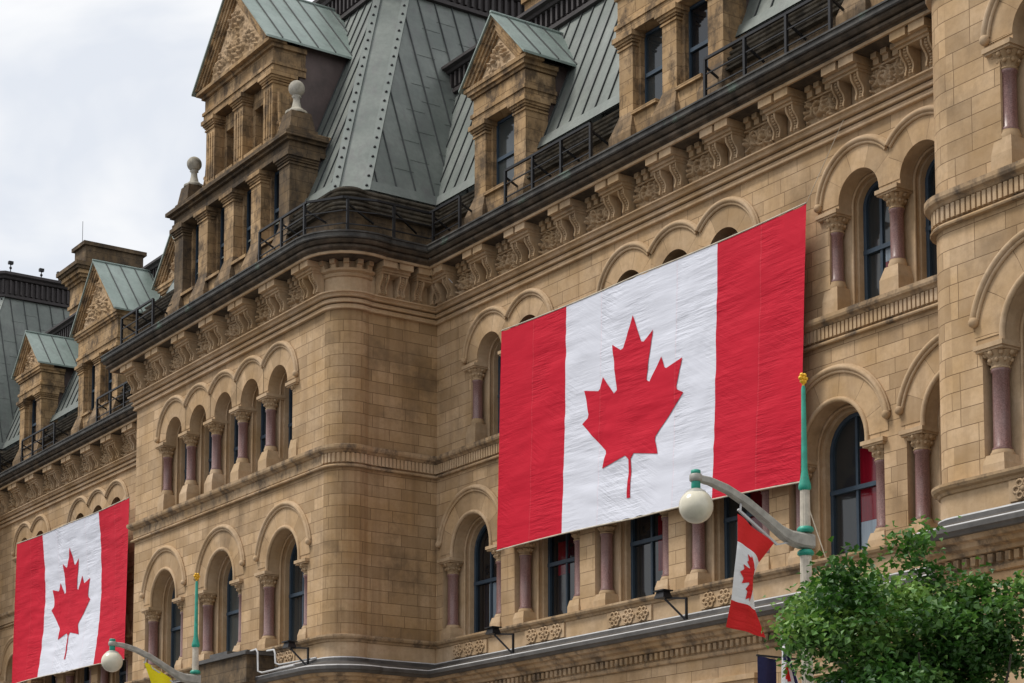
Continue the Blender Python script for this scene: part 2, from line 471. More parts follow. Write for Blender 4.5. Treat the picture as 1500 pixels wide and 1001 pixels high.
def column(x, y, z0, z1, r, zs0, zs1, wide=.62, plinth=.5):
    """granite shaft between zs0 and zs1, base from z0, capital up to z1"""
    mb = MB((x, y, zs0)); mb.lathe([(r * 1.12, zs0), (r * 1.16, zs0 + .035), (r, zs0 + .07), (r * .97, zs1 - .07), (r * 1.14, zs1 - .04), (r * 1.1, zs1)], x, y, 18)
    sh = put('column', mb, M['granite'], B)
    mb = MB((x, y, z0)); hb = zs0 - z0
    mb.box(x - plinth / 2, x + plinth / 2, y - plinth / 2, y + plinth / 2, z0, z0 + hb * .42)
    mb.box(x - plinth / 2, x + plinth / 2, y - plinth / 2, y + plinth / 2, z0 + hb * .42, z0 + hb * .8, 0, (plinth / 2 - r * 1.3, plinth / 2 - r * 1.3))
    mb.lathe([(r * 1.3, z0 + hb * .78), (r * 1.38, z0 + hb * .88), (r * 1.2, z0 + hb * .96), (r * 1.2, zs0)], x, y, 16)
    put('base', mb, M['trim'], sh)
    mb = MB((x, y, zs1)); h = z1 - zs1; q = wide / 2
    prof = [(r * 1.05, zs1), (r * 1.18, zs1 + h * .04), (r * 1.1, zs1 + h * .09)]
    for k in range(13):
        f = k / 12; prof.append((r * (1.08 + .75 * f ** 1.5), zs1 + h * (.1 + .58 * f)))
    def leaf(a, z):
        f = (z - zs1) / h
        if f < .1: return 1
        tier = (f - .1) / .29
        ph = PI / 8 if int(tier) % 2 else 0
        fr = tier % 1
        return 1 + (.24 * fr * abs(math.cos(4 * (a + ph))) ** 1.4 + .07 * math.cos(24 * a) * math.sin(PI * fr)) - .12
    mb.lathe(prof, x, y, 48, 1, leaf)
    for a in range(8):                              # knobs of foliage under the abacus
        aa = a * PI / 4; mb.sphere((x + r * 1.62 * math.cos(aa), y + r * 1.62 * math.sin(aa), zs1 + h * .62), r * .34, 8, 6, 1)
        mb.sphere((x + r * 1.3 * math.cos(aa + .39), y + r * 1.3 * math.sin(aa + .39), zs1 + h * .34), r * .27, 8, 6, 1)
    mb.box(x - q * .9, x + q * .9, y - q * .9, y + q * .9, zs1 + h * .7, zs1 + h * .8)
    mb.box(x - q, x + q, y - q, y + q, zs1 + h * .8, zs1 + h * 1.0)
    put('capital', mb, [M['trim'], M['carved']], sh)

def window_unit(sp, cx, y0, lopen, ropen, tall_rail, pane_reflection=None):
    """surround, archivolt, hood and sash for one arched window; lopen/ropen: a neighbour follows on that side"""
    mb = MB((cx, y0, sp.zb))
    big = sp is GW
    d1, d2, d3 = .38, .50, .74
    r2, r3 = (sp.r - .05, sp.r - .15) if big else (sp.r - .03, sp.r - .10)
    o0, o1, o2 = outline(sp, sp.r), outline(sp, r2, False), outline(sp, r3, False)
    def band(o, a, b, skip=()):
        for i in range(len(o) - 1):
            if i in skip: continue
            (x0, z0), (x1, z1) = o[i], o[i + 1]
            mb.add([(cx + x0, y0 + a, z0), (cx + x1, y0 + a, z1), (cx + x1, y0 + b, z1), (cx + x0, y0 + b, z0)], [(0, 1, 2, 3)])
    def ring(a, b, y):
        for i in range(len(a) - 1):
            mb.add([(cx + a[i][0], y, a[i][1]), (cx + a[i + 1][0], y, a[i + 1][1]), (cx + b[i + 1][0], y, b[i + 1][1]), (cx + b[i][0], y, b[i][1])], [(0, 1, 2, 3)])
    last = len(o0) - 2
    band(o0, 0, d1, ([0] if lopen else []) + ([last] if ropen else []))
    ring(o0, o1, y0 + d1); band(o1, d1, d2); ring(o1, o2, y0 + d2); band(o2, d2, d3)
    mb.add([(cx - sp.wn, y0, sp.zb), (cx + sp.wn, y0, sp.zb), (cx + sp.wn, y0 + d3, sp.zb), (cx - sp.wn, y0 + d3, sp.zb)], [(0, 1, 2, 3)])
    # slim bead up the inner jamb
    for sx in (-1, 1):
        x = cx + sx * (r2 + .0)
        mb.tube([(x, y0 + d1 + .01, sp.zb), (x, y0 + d1 + .01, sp.zc)], .035, 6)
    mb.tube([(cx - r2 * math.cos(PI * k / 16), y0 + d1 + .01, sp.zc + r2 * math.sin(PI * k / 16)) for k in range(17)], .035, 6)
    if big:                                         # roll on the arris of the arch
        rr = sp.r + .035
        mb.tube([(cx - rr, y0 - .01, sp.zi)] + [(cx - rr * math.cos(PI * k / 20), y0 - .01, sp.zc + rr * math.sin(PI * k / 20)) for k in range(21)] + [(cx + rr, y0 - .01, sp.zi)], .06, 8)
    put('window_surround', mb, M['trim'], B)
    # voussoirs between arch and hood, standing a little proud of the wall
    mb = MB((cx, y0, sp.zc)); n = 36; ri = sp.r + (.09 if big else 0)
    def rout(a):
        R_ = sp.ho - .05; c_ = math.cos(a)
        if (c_ < 0 and lopen) or (c_ > 0 and ropen): R_ = min(R_, HALF / max(abs(c_), 1e-3))
        return R_
    for k in range(n):
        a, b = PI - PI * k / n, PI - PI * (k + 1) / n
        P = lambda r_, q: (cx + r_ * math.cos(q), y0 - .015, sp.zc + r_ * math.sin(q))
        U = lambda q, v: (q * (1.15 if big else .95) * 1.6 + cx * 3.1, 3.38 + v)
        mb.add([P(ri, a), P(ri, b), P(rout(b), b), P(rout(a), a)], [(0, 1, 2, 3)], 0, [U(a, 0), U(b, 0), U(b, .26), U(a, .26)])
        if not big:
            Q = lambda r_, q: (cx + r_ * math.cos(q), y0 + .005, sp.zc + r_ * math.sin(q))
            mb.add([P(ri, a), Q(ri, a), Q(ri, b), P(ri, b)], [(0, 1, 2, 3)], 0, [U(a, 0)] * 4)
    put('archivolt', mb, M['ashlar'], B)
    # hood mould
    mb = MB((cx, y0, sp.zc)); R = sp.ho
    a0 = rad(180 - sp.foot) if not lopen else PI - math.acos(HALF / R)
    a1 = rad(sp.foot) if not ropen else math.acos(HALF / R)
    pts = [a0 + (a1 - a0) * k / 28 for k in range(29)]
    for rr, th, dy in ((R, .062, .06), (R - .085, .04, .035), (R + .05, .035, .03)):
        mb.tube([(cx + rr * math.cos(a), y0 - dy, sp.zc + rr * math.sin(a)) for a in pts], th, 8)
    for a, op in ((a0, lopen), (a1, ropen)):
        if not op: mb.sphere((cx + (R - .02) * math.cos(a), y0 - .06, sp.zc + R * math.sin(a) - .05), .1, 10, 8)
    put('hood_mould', mb, M['trim'], B)
    # sash
    w = r3; yf = y0 + d3 - .10
    mb = MB((cx, yf, sp.zb)); oo = outline(sp, w + .01, False); oi = outline(sp, w - .09, False)
    oi = [(x, max(z, sp.zb + .12)) for x, z in oi]
    for i in range(len(oo) - 1):
        A, Bq, C_, D = oo[i], oo[i + 1], oi[i + 1], oi[i]
        mb.add([(cx + p[0], yf, p[1]) for p in (A, Bq, C_, D)], [(0, 1, 2, 3)])
        mb.add([(cx + D[0], yf, D[1]), (cx + C_[0], yf, C_[1]), (cx + C_[0], yf + .09, C_[1]), (cx + D[0], yf + .09, D[1])], [(0, 1, 2, 3)])
    mb.box(cx - w, cx + w, yf + .002, yf + .1, sp.zb + .001, sp.zb + .12)
    mb.box(cx - w, cx + w, yf - .015, yf + .1, tall_rail - .05, tall_rail + .05)
    mb.box(cx - .035, cx + .035, yf + .02, yf + .1, sp.zb + .12, sp.zc + w - .08)
    wf = put('window', mb, M['frame'], B)
    mb = MB((cx, yf + .07, sp.zb)); og = outline(sp, w - .02, False)
    v = [(cx + x, yf + .07, z) for x, z in og]
    tri = tessellate_polygon([[Vector((x, z, 0)) for x, z in og]])
    mb.add(v, [tuple(q) for q in tri])
    put('pane', mb, M['glass'], wf)
    if pane_reflection:                                     # red and pale reflections painted on flat quads just before the pane
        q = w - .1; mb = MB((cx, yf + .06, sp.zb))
        for (a, b), (z0, z1), mi in pane_reflection:
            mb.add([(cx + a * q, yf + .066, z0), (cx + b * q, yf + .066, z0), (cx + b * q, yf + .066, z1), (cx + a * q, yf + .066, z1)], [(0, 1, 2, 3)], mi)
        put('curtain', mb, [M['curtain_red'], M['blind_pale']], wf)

def wall_panel(x0, x1, y, groups, z0=GZ - .3, z1=17.2):
    """flat ashlar wall with the arched openings cut out; groups: (spec, [centres])"""
    mb = MB(((x0 + x1) / 2, y, z0))
    polys = [[Vector((x0, z0, 0)), Vector((x1, z0, 0)), Vector((x1, z1, 0)), Vector((x0, z1, 0))]]
    for sp, cs in groups:
        h = [(cs[0] - sp.wn, sp.zb), (cs[0] - sp.wn, sp.zi)]
        for c_ in cs:
            h += [(c_ + x, z) for x, z in outline(sp, sp.r)[2:-2]]
        h += [(cs[-1] + sp.wn, sp.zi), (cs[-1] + sp.wn, sp.zb)]
        polys.append([Vector((a, b, 0)) for a, b in h])
    flat = [p for q in polys for p in q]
    tri = tessellate_polygon(polys)
    mb.add([(p.x, y, p.y) for p in flat], [tuple(q) for q in tri], 0, [(p.x, p.y) for p in flat])
    put('wall', mb, M['ashlar'], B)

def rosette_panel(cx, y0):
    mb = MB((cx, y0, 7.1)); w = .9
    mb.box(cx - w, cx + w, y0 - .03, y0 + .02, 7.12, 7.5)
    for k in (-1, 0, 1):
        x = cx + k * .56
        for q in range(6):
            a = q * PI / 3
            px, pz = x + .155 * math.cos(a), 7.31 + .125 * math.sin(a)
            mb.tube([(px + .075 * math.cos(2 * PI * j / 10), y0 - .045, pz + .06 * math.sin(2 * PI * j / 10)) for j in range(11)], .026, 5, caps=False)
        mb.sphere((x, y0 - .04, 7.31), .06, 8, 6)
    put('rosette_panel', mb, M['trim'], B)

RED_PALE_REFL = [((.08, 1), (8.55, 10.2), 0), ((.08, 1), (7.82, 8.545), 1)]  # red over pale patches, painted as a flag reflected in the pane
PANE_REFL = {-30.71: RED_PALE_REFL, -34.37: RED_PALE_REFL, -38.03: [((.3, 1), (8.5, 9.9), 0), ((.5, 1), (7.82, 8.495), 1)], -41.69: [((-.6, .1), (9.0, 9.9), 0)], -45.35: [((-.2, 1), (7.82, 9.25), 1)],
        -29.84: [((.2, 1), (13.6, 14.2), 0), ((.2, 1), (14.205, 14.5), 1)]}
def bay(groups, y0):
    for sp, cs in groups:
        for i, c_ in enumerate(cs):
            window_unit(sp, c_, y0, i > 0, i < len(cs) - 1, 9.33 if sp is GW else 14.55, PANE_REFL.get(round(c_, 2)))
        if sp is GW:
            for c_ in cs:
                for sx in (-1, 1): column(c_ + sx * 1.26, y0 + .2, 7.70, 10.06, .158, 8.15, 9.62, .68, .5)
                rosette_panel(c_, y0 - .05)
        else:
            for i in range(len(cs) + 1):
                x = cs[0] - HALF + i * 2 * HALF
                edge = i in (0, len(cs))
                if edge: x += .02 if i == 0 else -.02
                column(x, y0 + .2, 13.15, 15.46, .15, 13.9, 15.02, .66, .56 if not edge else .48)

wing = lambda c: [(GW, [c + k]) for k in (-9.15, -5.49, -1.83, 1.83, 5.49, 9.15)] + [(UW, [c - 7.3 - HALF, c - 7.3 + HALF]), (UW, [c - 2 * HALF, c, c + 2 * HALF]), (UW, [c + 7.3 - HALF, c + 7.3 + HALF])]
WC, LC = -36.2, -72.8                         # middle of the right and of the left wing
for c_, x0, x1 in ((WC, RX, TX), (LC, RX + DX, -61.2)):
    gr = wing(c_); wall_panel(x0, x1, 0, gr); bay(gr, 0)
gr = [(GW, [-54.5 + k]) for k in (-4.2, 0, 4.2)] + [(UW, [-54.45 + k * 2 * HALF * .985 for k in (-2, -1, 0, 1, 2)])]
wall_panel(-61.2, RX - .66, F, gr); bay(gr, F)
gr = [(GW, [-21.9]), (UW, [-21.9]), (GW, [-17.4]), (UW, [-17.4])]
wall_panel(TX + .66, -9, F - .019, gr, z1=21); bay(gr, F - .019)
# plain walls: returns and rounded corners
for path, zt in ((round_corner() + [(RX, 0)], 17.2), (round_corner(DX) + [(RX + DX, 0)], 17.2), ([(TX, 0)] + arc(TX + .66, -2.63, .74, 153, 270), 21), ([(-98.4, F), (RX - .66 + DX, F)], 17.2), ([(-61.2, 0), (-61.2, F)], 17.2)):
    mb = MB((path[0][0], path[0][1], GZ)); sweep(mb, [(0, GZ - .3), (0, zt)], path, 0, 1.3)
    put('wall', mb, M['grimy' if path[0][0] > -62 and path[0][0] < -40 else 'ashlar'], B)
mb = MB((-17, F, 21)); mb.box(TX + .1, -9, F + .1, 9, 20.9, 21); put('wall', mb, M['ashlar'], B)

# ------------------------------------------------------------------ mouldings swept round the whole plan
O = (-54.2, F, 7)
mb = MB(O)
sweep(mb, [(.0, 7.50), (.07, 7.52), (.09, 7.57), (.16, 7.60), (.19, 7.65), (.19, 7.70), (0, 7.735)], PATH)
put('sill_course', mb, M['ledge'], B)
mb = MB(O)
sweep(mb, [(0, 12.485), (.11, 12.49), (.12, 12.52), (.09, 12.56), (.02, 12.565), (.02, 12.6), (.045, 12.61), (.045, 12.88), (.1, 12.9), (.14, 12.94), (.2, 12.97), (.22, 13.02), (.22, 13.1), (.02, 13.16)], PATH)
put('string_course', mb, M['ledge'], B)
# upright flutes of the string course
flute_paths = [round_corner() + [(RX, 0), (TX, 0)] + arc(TX + .66, -2.63, .74, 153, 270) + [(-9, F)], [(RX + DX, 0), (-61.2, 0)]]
for fp in flute_paths:
    mb = MB((fp[0][0], fp[0][1], 12.6)); sweep(mb, [(.04, 12.615), (.05, 12.62), (.05, 12.88)], fp)
    for p, a in stations(fp, .125, .07): rbox(mb, p, a, .082, .03, .095, 12.62, 12.885)
    put('fluted_band', mb, M['trim'], B)
mb = MB(O)
sweep(mb, [(0, 17.06), (.10, 17.062), (.11, 17.09), (.08, 17.12), (.08, 17.19), (0, 17.195), (0, 17.225), (.15, 17.228), (.16, 17.255), (.12, 17.29), (.12, 17.345), (.02, 17.35), (.02, 17.38), (.20, 17.383), (.22, 17.41), (.18, 17.44), (.20, 17.48), (.26, 17.50), (.26, 17.535), (.05, 17.56), (.05, 18.47)], PATH[:-1])
put('architrave', mb, M['trim'], B)
mb = MB(O)
cp = PATH[:-1]
sweep(mb, [(.05, 18.44), (.66, 18.45)], cp, 1)  # soffit's dark colour holds soot and also the shade beneath the cornice
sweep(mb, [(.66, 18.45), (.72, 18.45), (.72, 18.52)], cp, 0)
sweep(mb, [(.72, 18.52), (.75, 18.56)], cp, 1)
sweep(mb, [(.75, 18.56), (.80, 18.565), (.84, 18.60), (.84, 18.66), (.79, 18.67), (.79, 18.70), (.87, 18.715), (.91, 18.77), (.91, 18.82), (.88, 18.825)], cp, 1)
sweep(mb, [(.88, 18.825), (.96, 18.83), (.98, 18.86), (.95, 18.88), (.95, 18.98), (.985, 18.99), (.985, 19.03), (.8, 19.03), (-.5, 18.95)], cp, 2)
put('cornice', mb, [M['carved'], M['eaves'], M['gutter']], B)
# ledge over the ground storey: lead covered lip, flashing line, dentils
mb = MB(O)
sweep(mb, [(.05, 5.95), (.09, 5.97), (.11, 6.04), (.07, 6.08), (.07, 6.26), (.2, 6.29), (.22, 6.36), (.34, 6.40), (.38, 6.48), (.5, 6.5), (.55, 6.58)], PATH, 0)
sweep(mb, [(.55, 6.58), (.62, 6.585), (.66, 6.64), (.70, 6.665), (.70, 6.75), (.69, 6.765)], PATH, 1)
sweep(mb, [(.69, 6.765), (.68, 6.785), (.62, 6.80)], PATH, 2)
sweep(mb, [(.62, 6.80), (.10, 6.97), (.09, 7.055)], PATH, 1)
sweep(mb, [(.09, 7.055), (.08, 7.085), (.055, 7.09)], PATH, 2)
sweep(mb, [(.03, 7.06), (.03, 7.54)], PATH, 3)
put('ledge', mb, [M['ledge'], M['lead'], M['flash'], M['trim']], B)
for fp in ([(-61.2, F)] + round_corner() + [(RX, 0), (TX, 0)] + arc(TX + .66, -2.63, .74, 153, 270) + [(-9, F)], [(RX + DX, 0), (-61.2, 0)]):
    mb = MB((fp[0][0], fp[0][1], 6.1)); sweep(mb, [(.06, 6.085), (.08, 6.09), (.08, 6.262)], fp)
    for p, a in stations(fp, .2, .1): rbox(mb, p, a, .11, .06, .17, 6.1, 6.255)
    put('dentil_band', mb, M['ledge'], B)
# roof-edge parapet behind the gutter, stepping up to the slates
mb = MB(O)
sweep(mb, [(-.02, 18.88), (-.02, 19.95)], cp)
stp = [(-.02, 19.95)]
for k in range(5):
    z = 19.95 + .165 * k; d = .08 - .07 * k
    stp += [(d + .05, z + .01), (d + .07, z + .05), (d + .02, z + .075), (d - .07, z + .09), (d - .07, z + .15)]
q = 7.55; gx = -54.3
for piece in ([(-98.4, F)] + round_corner(DX) + [(RX + DX, 0), (LC - q - 1.2, 0)], [(LC - q + 1.2, 0), (LC - 1.95, 0)], [(LC + 1.95, 0), (LC + q - 1.2, 0)], [(LC + q + 1.2, 0), (-61.2, 0), (-61.2, F), (gx - 3.9, F)],
              [(gx + 3.9, F)] + round_corner() + [(RX, 0), (WC - q - 1.2, 0)], [(WC - q + 1.2, 0), (WC - 1.95, 0)], [(WC + 1.95, 0), (WC + q - 1.2, 0)], [(WC + q + 1.2, 0), (TX, 0)]):
    sweep(mb, stp + [(-.35, 20.785), (-.9, 20.95)], piece, 1)
pr = put('parapet', mb, [M['sooty'], M['steps']], B)

# ------------------------------------------------------------------ cornice brackets, frieze panels, dentil blocks
def bracket_mesh():
    mb = MB()                                       # local: x along wall, -y outward, z from 17.55
    prof = [(.03, 0), (.16, 0), (.20, .04), (.20, .10), (.175, .17), (.18, .24), (.215, .31), (.28, .38), (.33, .45), (.345, .52), (.345, .58), (.03, .58)]
    front = prof[2:11]
    for cx in (-.3, .3):
        mb.prism([(-d, z) for d, z in prof], 'x', cx - .13, cx + .13, 0)
        for e in (-.105, .105):                     # raised rims
            mb.prism([(-d - .06, z) for d, z in front] + [(-d, z) for d, z in reversed(front)], 'x', cx + e - .024, cx + e + .024, 0)
        L_ = path_len(front)
        for k in range(9):                          # beads down the hollow
            s_ = L_[-1] * (k + .5) / 9
            i = max(j for j in range(len(L_) - 1) if L_[j] <= s_); f = (s_ - L_[i]) / (L_[i + 1] - L_[i])
            d = front[i][0] + f * (front[i + 1][0] - front[i][0]); z = front[i][1] + f * (front[i + 1][1] - front[i][1])
            mb.sphere((cx, -d - .012, z), .034, 6, 5, 0, (1.5, 1.1, .7))
    mb.box(-.45, .45, -.43, 0, .58, .64); mb.box(-.47, .47, -.49, 0, .64, .72)
    for cx in (-.27, .27): mb.box(cx - .225, cx + .225, -.62, 0, .722, .90)
    mb.box(-.42, .42, -.54, 0, .721, .9)
    me = mb.mesh('cornice_bracket', [M['carved']]); return me
BRM = bracket_mesh()
def leaf_height(seed, w, h):
    rnd = random.Random(seed); blobs = []
    for side in (-1, 1):
        for turn in range(2):
            cx = side * w * (.16 + .42 * turn) / 1.25; cz = h * (.52 + rnd.uniform(-.08, .08)); a0 = rnd.uniform(0, 6)
            for k in range(11):
                a = a0 + side * k * .62; r = h * .36 * (1 - k * .06)
                blobs.append((cx + r * math.cos(a), cz + r * math.sin(a) * .95, a + PI / 2 + rnd.uniform(-.4, .4), rnd.uniform(.07, .12), rnd.uniform(.026, .045), rnd.uniform(.6, 1)))
            blobs.append((cx, cz, 0, .06, .06, 1.1))
    for k in range(26): blobs.append((rnd.uniform(-w / 2, w / 2), rnd.uniform(0, h), rnd.uniform(0, PI), rnd.uniform(.05, .1), rnd.uniform(.02, .04), rnd.uniform(.3, .8)))
    def fn(x, z):
        d = noise.voronoi(Vector((x * 6.5, z * 6.5, seed * 1.7)))[0]
        b = .5 * math.sqrt(max(0, 1 - (d[0] / .55) ** 2)) * (.6 + .6 * noise.noise((x * 4, z * 4, seed)))
        for bx, bz, a, l, t_, hh in blobs:
            dx, dz = x - bx, z - bz
            if abs(dx) > .25 or abs(dz) > .25: continue
            p = (dx * math.cos(a) + dz * math.sin(a)) / l; q = (-dx * math.sin(a) + dz * math.cos(a)) / t_
            e = 1 - p * p - q * q
            if e > 0: b = max(b, hh * e ** .4)
        return b
    return fn
def panel_mesh(seed, w, h):
    fn = leaf_height(seed, w, h); mb = MB()
    mb.grid(lambda u, v: ((u - .5) * w, -.012 - .19 * fn((u - .5) * w, v * h), v * h), 64, 40)
    mb.box(-w / 2, w / 2, -.05, .01, -.03, -.002); mb.box(-w / 2, w / 2, -.05, .01, h + .002, h + .03)
    return mb.mesh('frieze_panel', [M['carved']])
PAN = [panel_mesh(s, 1.0, .60) for s in (3, 8, 15)]
def dent_mesh():
    mb = MB()
    for k in (-1, 0, 1):
        mb.box(k * .29 - .085, k * .29 + .085, -.26, 0, .13, .29); mb.box(k * .29 - .085, k * .29 + .085, -.19, 0, .0, .128)
    mb.box(-.5, .5, -.12, 0, -.04, .0)
    return mb.mesh('dentil_blocks', [M['carved']])
DEN = dent_mesh()
def frieze_run(x0, x1, y, centres):
    for c_ in centres: link('cornice_bracket', BRM, (c_, y - .05, 17.55), B)
    for a, b in zip(centres, centres[1:]):
        link('frieze_panel', PAN[random.randrange(3)], ((a + b) / 2, y - .05, 17.6), B)
        link('dentil_blocks', DEN, ((a + b) / 2, y - .05, 18.2), B)
frieze_run(RX, TX, 0, [WC + .2 + 2.08 * k for k in range(-5, 6)])
frieze_run(-84, -61.2, 0, [LC + .2 + 2.08 * k for k in range(-5, 6)])
frieze_run(-61.2, -47.9, F, [-54.45 + 2.07 * k for k in range(-3, 4)])
link('cornice_bracket', BRM, (RX + .05, -1.72, 17.55), B, PI / 2)
link('cornice_bracket', BRM, (RX + .05, -.55, 17.55), B, PI / 2)
mb = MB((RX, -2.63, 17.6))                          # plain drum of the rounded corner with its own ring and dentils
dr = arc(RX - .66, -2.63, .74, -90, 27)
sweep(mb, [(.05, 17.98), (.1, 18.0), (.13, 18.05), (.1, 18.1), (.2, 18.14), (.22, 18.2), (.05, 18.22)], dr)
for p, a in stations(dr, .29, .16): rbox(mb, p, a, .16, .05, .30, 18.32, 18.45); rbox(mb, p, a, .16, .05, .22, 18.2, 18.315)
put('corner_dentils', mb, M['carved'], B)

# ------------------------------------------------------------------ roofs
SL = 2.43
def seam_line(mb, p, q, nrm, mi=1): mb.beam(Vector(p) + Vector(nrm) * .015, Vector(q) + Vector(nrm) * .015, .03, .05, nrm, mi)
def slope_grid(mb, a, b, c_, d, mi=0):
    mb.add([a, b, c_, d], [(0, 1, 2, 3)], mi)
ZB, ZT = 20.9, 29.2
def ridge_cornice(parent, path, z, h, flat):
    mb = MB((path[0][0], path[0][1], z))
    sweep(mb, [(0, z - .1), (.16, z - .06), (.16, z + .06), (.06, z + .1), (.06, z + h * .62), (.2, z + h * .66), (.24, z + h * .74), (.36, z + h * .8), (.36, z + h * .9), (-.1, z + h)], path)
    for p, a in stations(path, .26, .1): rbox(mb, p, a, .09, .05, .17, z + .12, z + h * .62)
    if flat: mb.add([(x, y, z + h - .02) for x, y in flat], [tuple(range(len(flat)))])
    put('ridge_cornice', mb, M['bronze'], parent)
def pavilion_roof(dx):
    x0, x1, y0, y1 = -60.6 + dx, -47.75 + dx, -2.87, 9.0
    i = (ZT - ZB) / SL; cw, cd = .68, .85
    mb = MB(((x0 + x1) / 2, 3, ZB)); nf = Vector((0, -SL, 1)).normalized(); nr = Vector((SL, 0, 1)).normalized(); nl = Vector((-SL, 0, 1)).normalized()
    bot = [(x0, y1), (x0, y0 + cd), (x0 + cw, y0), (x1 - cw, y0), (x1, y0 + cd), (x1, y1)]
    top = [(x0 + i, y1), (x0 + i, y0 + cd + i), (x0 + cw + i, y0 + i), (x1 - cw - i, y0 + i), (x1 - i, y0 + cd + i), (x1 - i, y1)]
    for k in range(5):
        a, b = bot[k], bot[k + 1]; c_, d = top[k + 1], top[k]
        mb.add([(a[0], a[1], ZB), (b[0], b[1], ZB), (c_[0], c_[1], ZT), (d[0], d[1], ZT)], [(0, 1, 2, 3)], 0)
    sp_ = .66
    x = x0 + cw + .3
    while x < x1 - cw:                              # front seams
        lim = min(1, (x - x0 - cw) / i, (x1 - cw - x) / i)
        if lim > .02: seam_line(mb, (x, y0, ZB), (x, y0 + i * lim, ZB + (ZT - ZB) * lim), nf)
        x += .52
    y = y0 + cd + .35
    while y < y1:
        lim = min(1, (y - y0 - cd) / i)
        seam_line(mb, (x1, y, ZB), (x1 - i * lim, y, ZB + (ZT - ZB) * lim), nr)
        seam_line(mb, (x0, y, ZB), (x0 + i * lim, y, ZB + (ZT - ZB) * lim), nl)
        y += sp_
    for zf in (.13, .27, .42, .55, .7, .84):        # staggered cross welts
        ii = i * zf; z = ZB + (ZT - ZB) * zf
        yy, q = y0 + cd + ii + .02, 0
        while yy < y1:                              # each tray welted at its own height
            dz = .45 * ((q * 7) % 5 - 2) / 2; e = dz / SL
            if yy + dz / SL > y0 + cd + ii: mb.beam((x1 - ii - e + .002, yy, z + dz), (x1 - ii - e + .002, yy + sp_, z + dz), .008, .018, nr, 0)
            yy += sp_; q += 1
    h_ = .34; e = h_ / SL
    for q, nn in (([(x0 + cw, y0, ZB), (x1 - cw, y0, ZB), (x1 - cw - e, y0 + e, ZB + h_), (x0 + cw + e, y0 + e, ZB + h_)], nf), ([(x1, y0 + cd, ZB), (x1, 1.2, ZB), (x1 - e, 1.2, ZB + h_), (x1 - e, y0 + cd + e, ZB + h_)], nr)):
        mb.add([Vector(p) + nn * .05 for p in q], [(0, 1, 2, 3)], 2); mb.add([Vector(q[3]) + nn * .05, Vector(q[2]) + nn * .05, q[2], q[3]], [(0, 1, 2, 3)], 2)
    r_ = put('mansard_roof', mb, [M['copper'], M['seam'], M['copper_strip']], B)
    # hip band: raised strips with studs on both edges
    for sx in (-1, 1):
        X = lambda v: v if sx > 0 else x0 + x1 - v
        A = Vector((X(x1 - cw), y0, ZB)); B_ = Vector((X(x1), y0 + cd, ZB)); A2 = Vector((X(x1 - cw - i), y0 + i, ZT)); B2 = Vector((X(x1 - i), y0 + cd + i, ZT))
        nb = Vector((sx * SL, -SL, 1.6)).normalized()
        mb = MB(A)
        def strip(p0, p1, w0, w1):
            q = (B_ - A).normalized()
            v = [p0 + q * w0 + nb * .05, p0 + q * w1 + nb * .05, p1 + q * w1 + nb * .05, p1 + q * w0 + nb * .05, p0 + q * w0, p0 + q * w1, p1 + q * w1, p1 + q * w0]
            mb.add(v, [(0, 1, 2, 3), (4, 5, 1, 0), (2, 6, 7, 3)] + [(1, 5, 6, 2), (0, 3, 7, 4)], 0)
        strip(A, A2, -.04, .20); strip(B_, B2, -.20, .04)
        q = (B_ - A).normalized(); nst = 22
        for k in range(nst):
            f = (k + .4) / nst
            for e, w in ((A.lerp(A2, f), .08), (B_.lerp(B2, f), -.08)):
                c_ = e + q * w + nb * .05
                mb.sphere(c_, .048, 8, 6, 1)
        put('hip_strip', mb, [M['copper_strip'], M['iron']], r_)
    tp = [(x0 + i, y1), (x0 + i, y0 + cd + i), (x0 + cw + i, y0 + i), (x1 - cw - i, y0 + i), (x1 - i, y0 + cd + i), (x1 - i, y1)]
    ridge_cornice(r_, tp, ZT, 1.25, tp)
    return r_, (x1 - i, y0 + i)
PR, _ = pavilion_roof(0)
FR, _ = pavilion_roof(DX)
for k, (x, y) in enumerate(((-88.4, 3.2), (-88.4, 4.1), (-88.2, 1.6))):      # small lamps on the far flat roof
    mb = MB((x, y, 30.4)); mb.tube([(x, y, 30.4), (x, y, 30.8)], .025, 6); mb.box(x - .09, x + .09, y - .11, y + .11, 30.76, 30.9); mb.sphere((x, y, 30.58), .07, 8, 6)
    put('roof_lamp', mb, M['iron'], FR)
WT = 25.6
def wing_roof(x0, x1, y0=.3):
    i = (WT - ZB) / SL; nf = Vector((0, -SL, 1)).normalized()
    mb = MB(((x0 + x1) / 2, y0, ZB))
    mb.add([(x0, y0, ZB), (x1, y0, ZB), (x1, y0 + i, WT), (x0, y0 + i, WT)], [(0, 1, 2, 3)], 0)
    x = x0 + .2
    while x < x1: seam_line(mb, (x, y0, ZB), (x, y0 + i, WT), nf); x += .58
    mb.add([(x0, y0 + i, WT + .86), (x1, y0 + i, WT + .86), (x1, 9, WT + .86), (x0, 9, WT + .86)], [(0, 1, 2, 3)], 1)
    h_ = .34; q = [(x0, y0, ZB), (x1, y0, ZB), (x1, y0 + h_ / SL, ZB + h_), (x0, y0 + h_ / SL, ZB + h_)]
    mb.add([Vector(p) + nf * .05 for p in q], [(0, 1, 2, 3)], 2); mb.add([Vector(q[3]) + nf * .05, Vector(q[2]) + nf * .05, q[2], q[3]], [(0, 1, 2, 3)], 2)
    r_ = put('mansard_roof', mb, [M['copper'], M['seam'], M['copper_strip']], B)
    ridge_cornice(r_, [(x0, y0 + i), (x1, y0 + i)], WT, .95, None)
    return r_
wing_roof(-53, TX + .3); wing_roof(-90, -56)
def ym(z): return .3 + (z - ZB) / SL

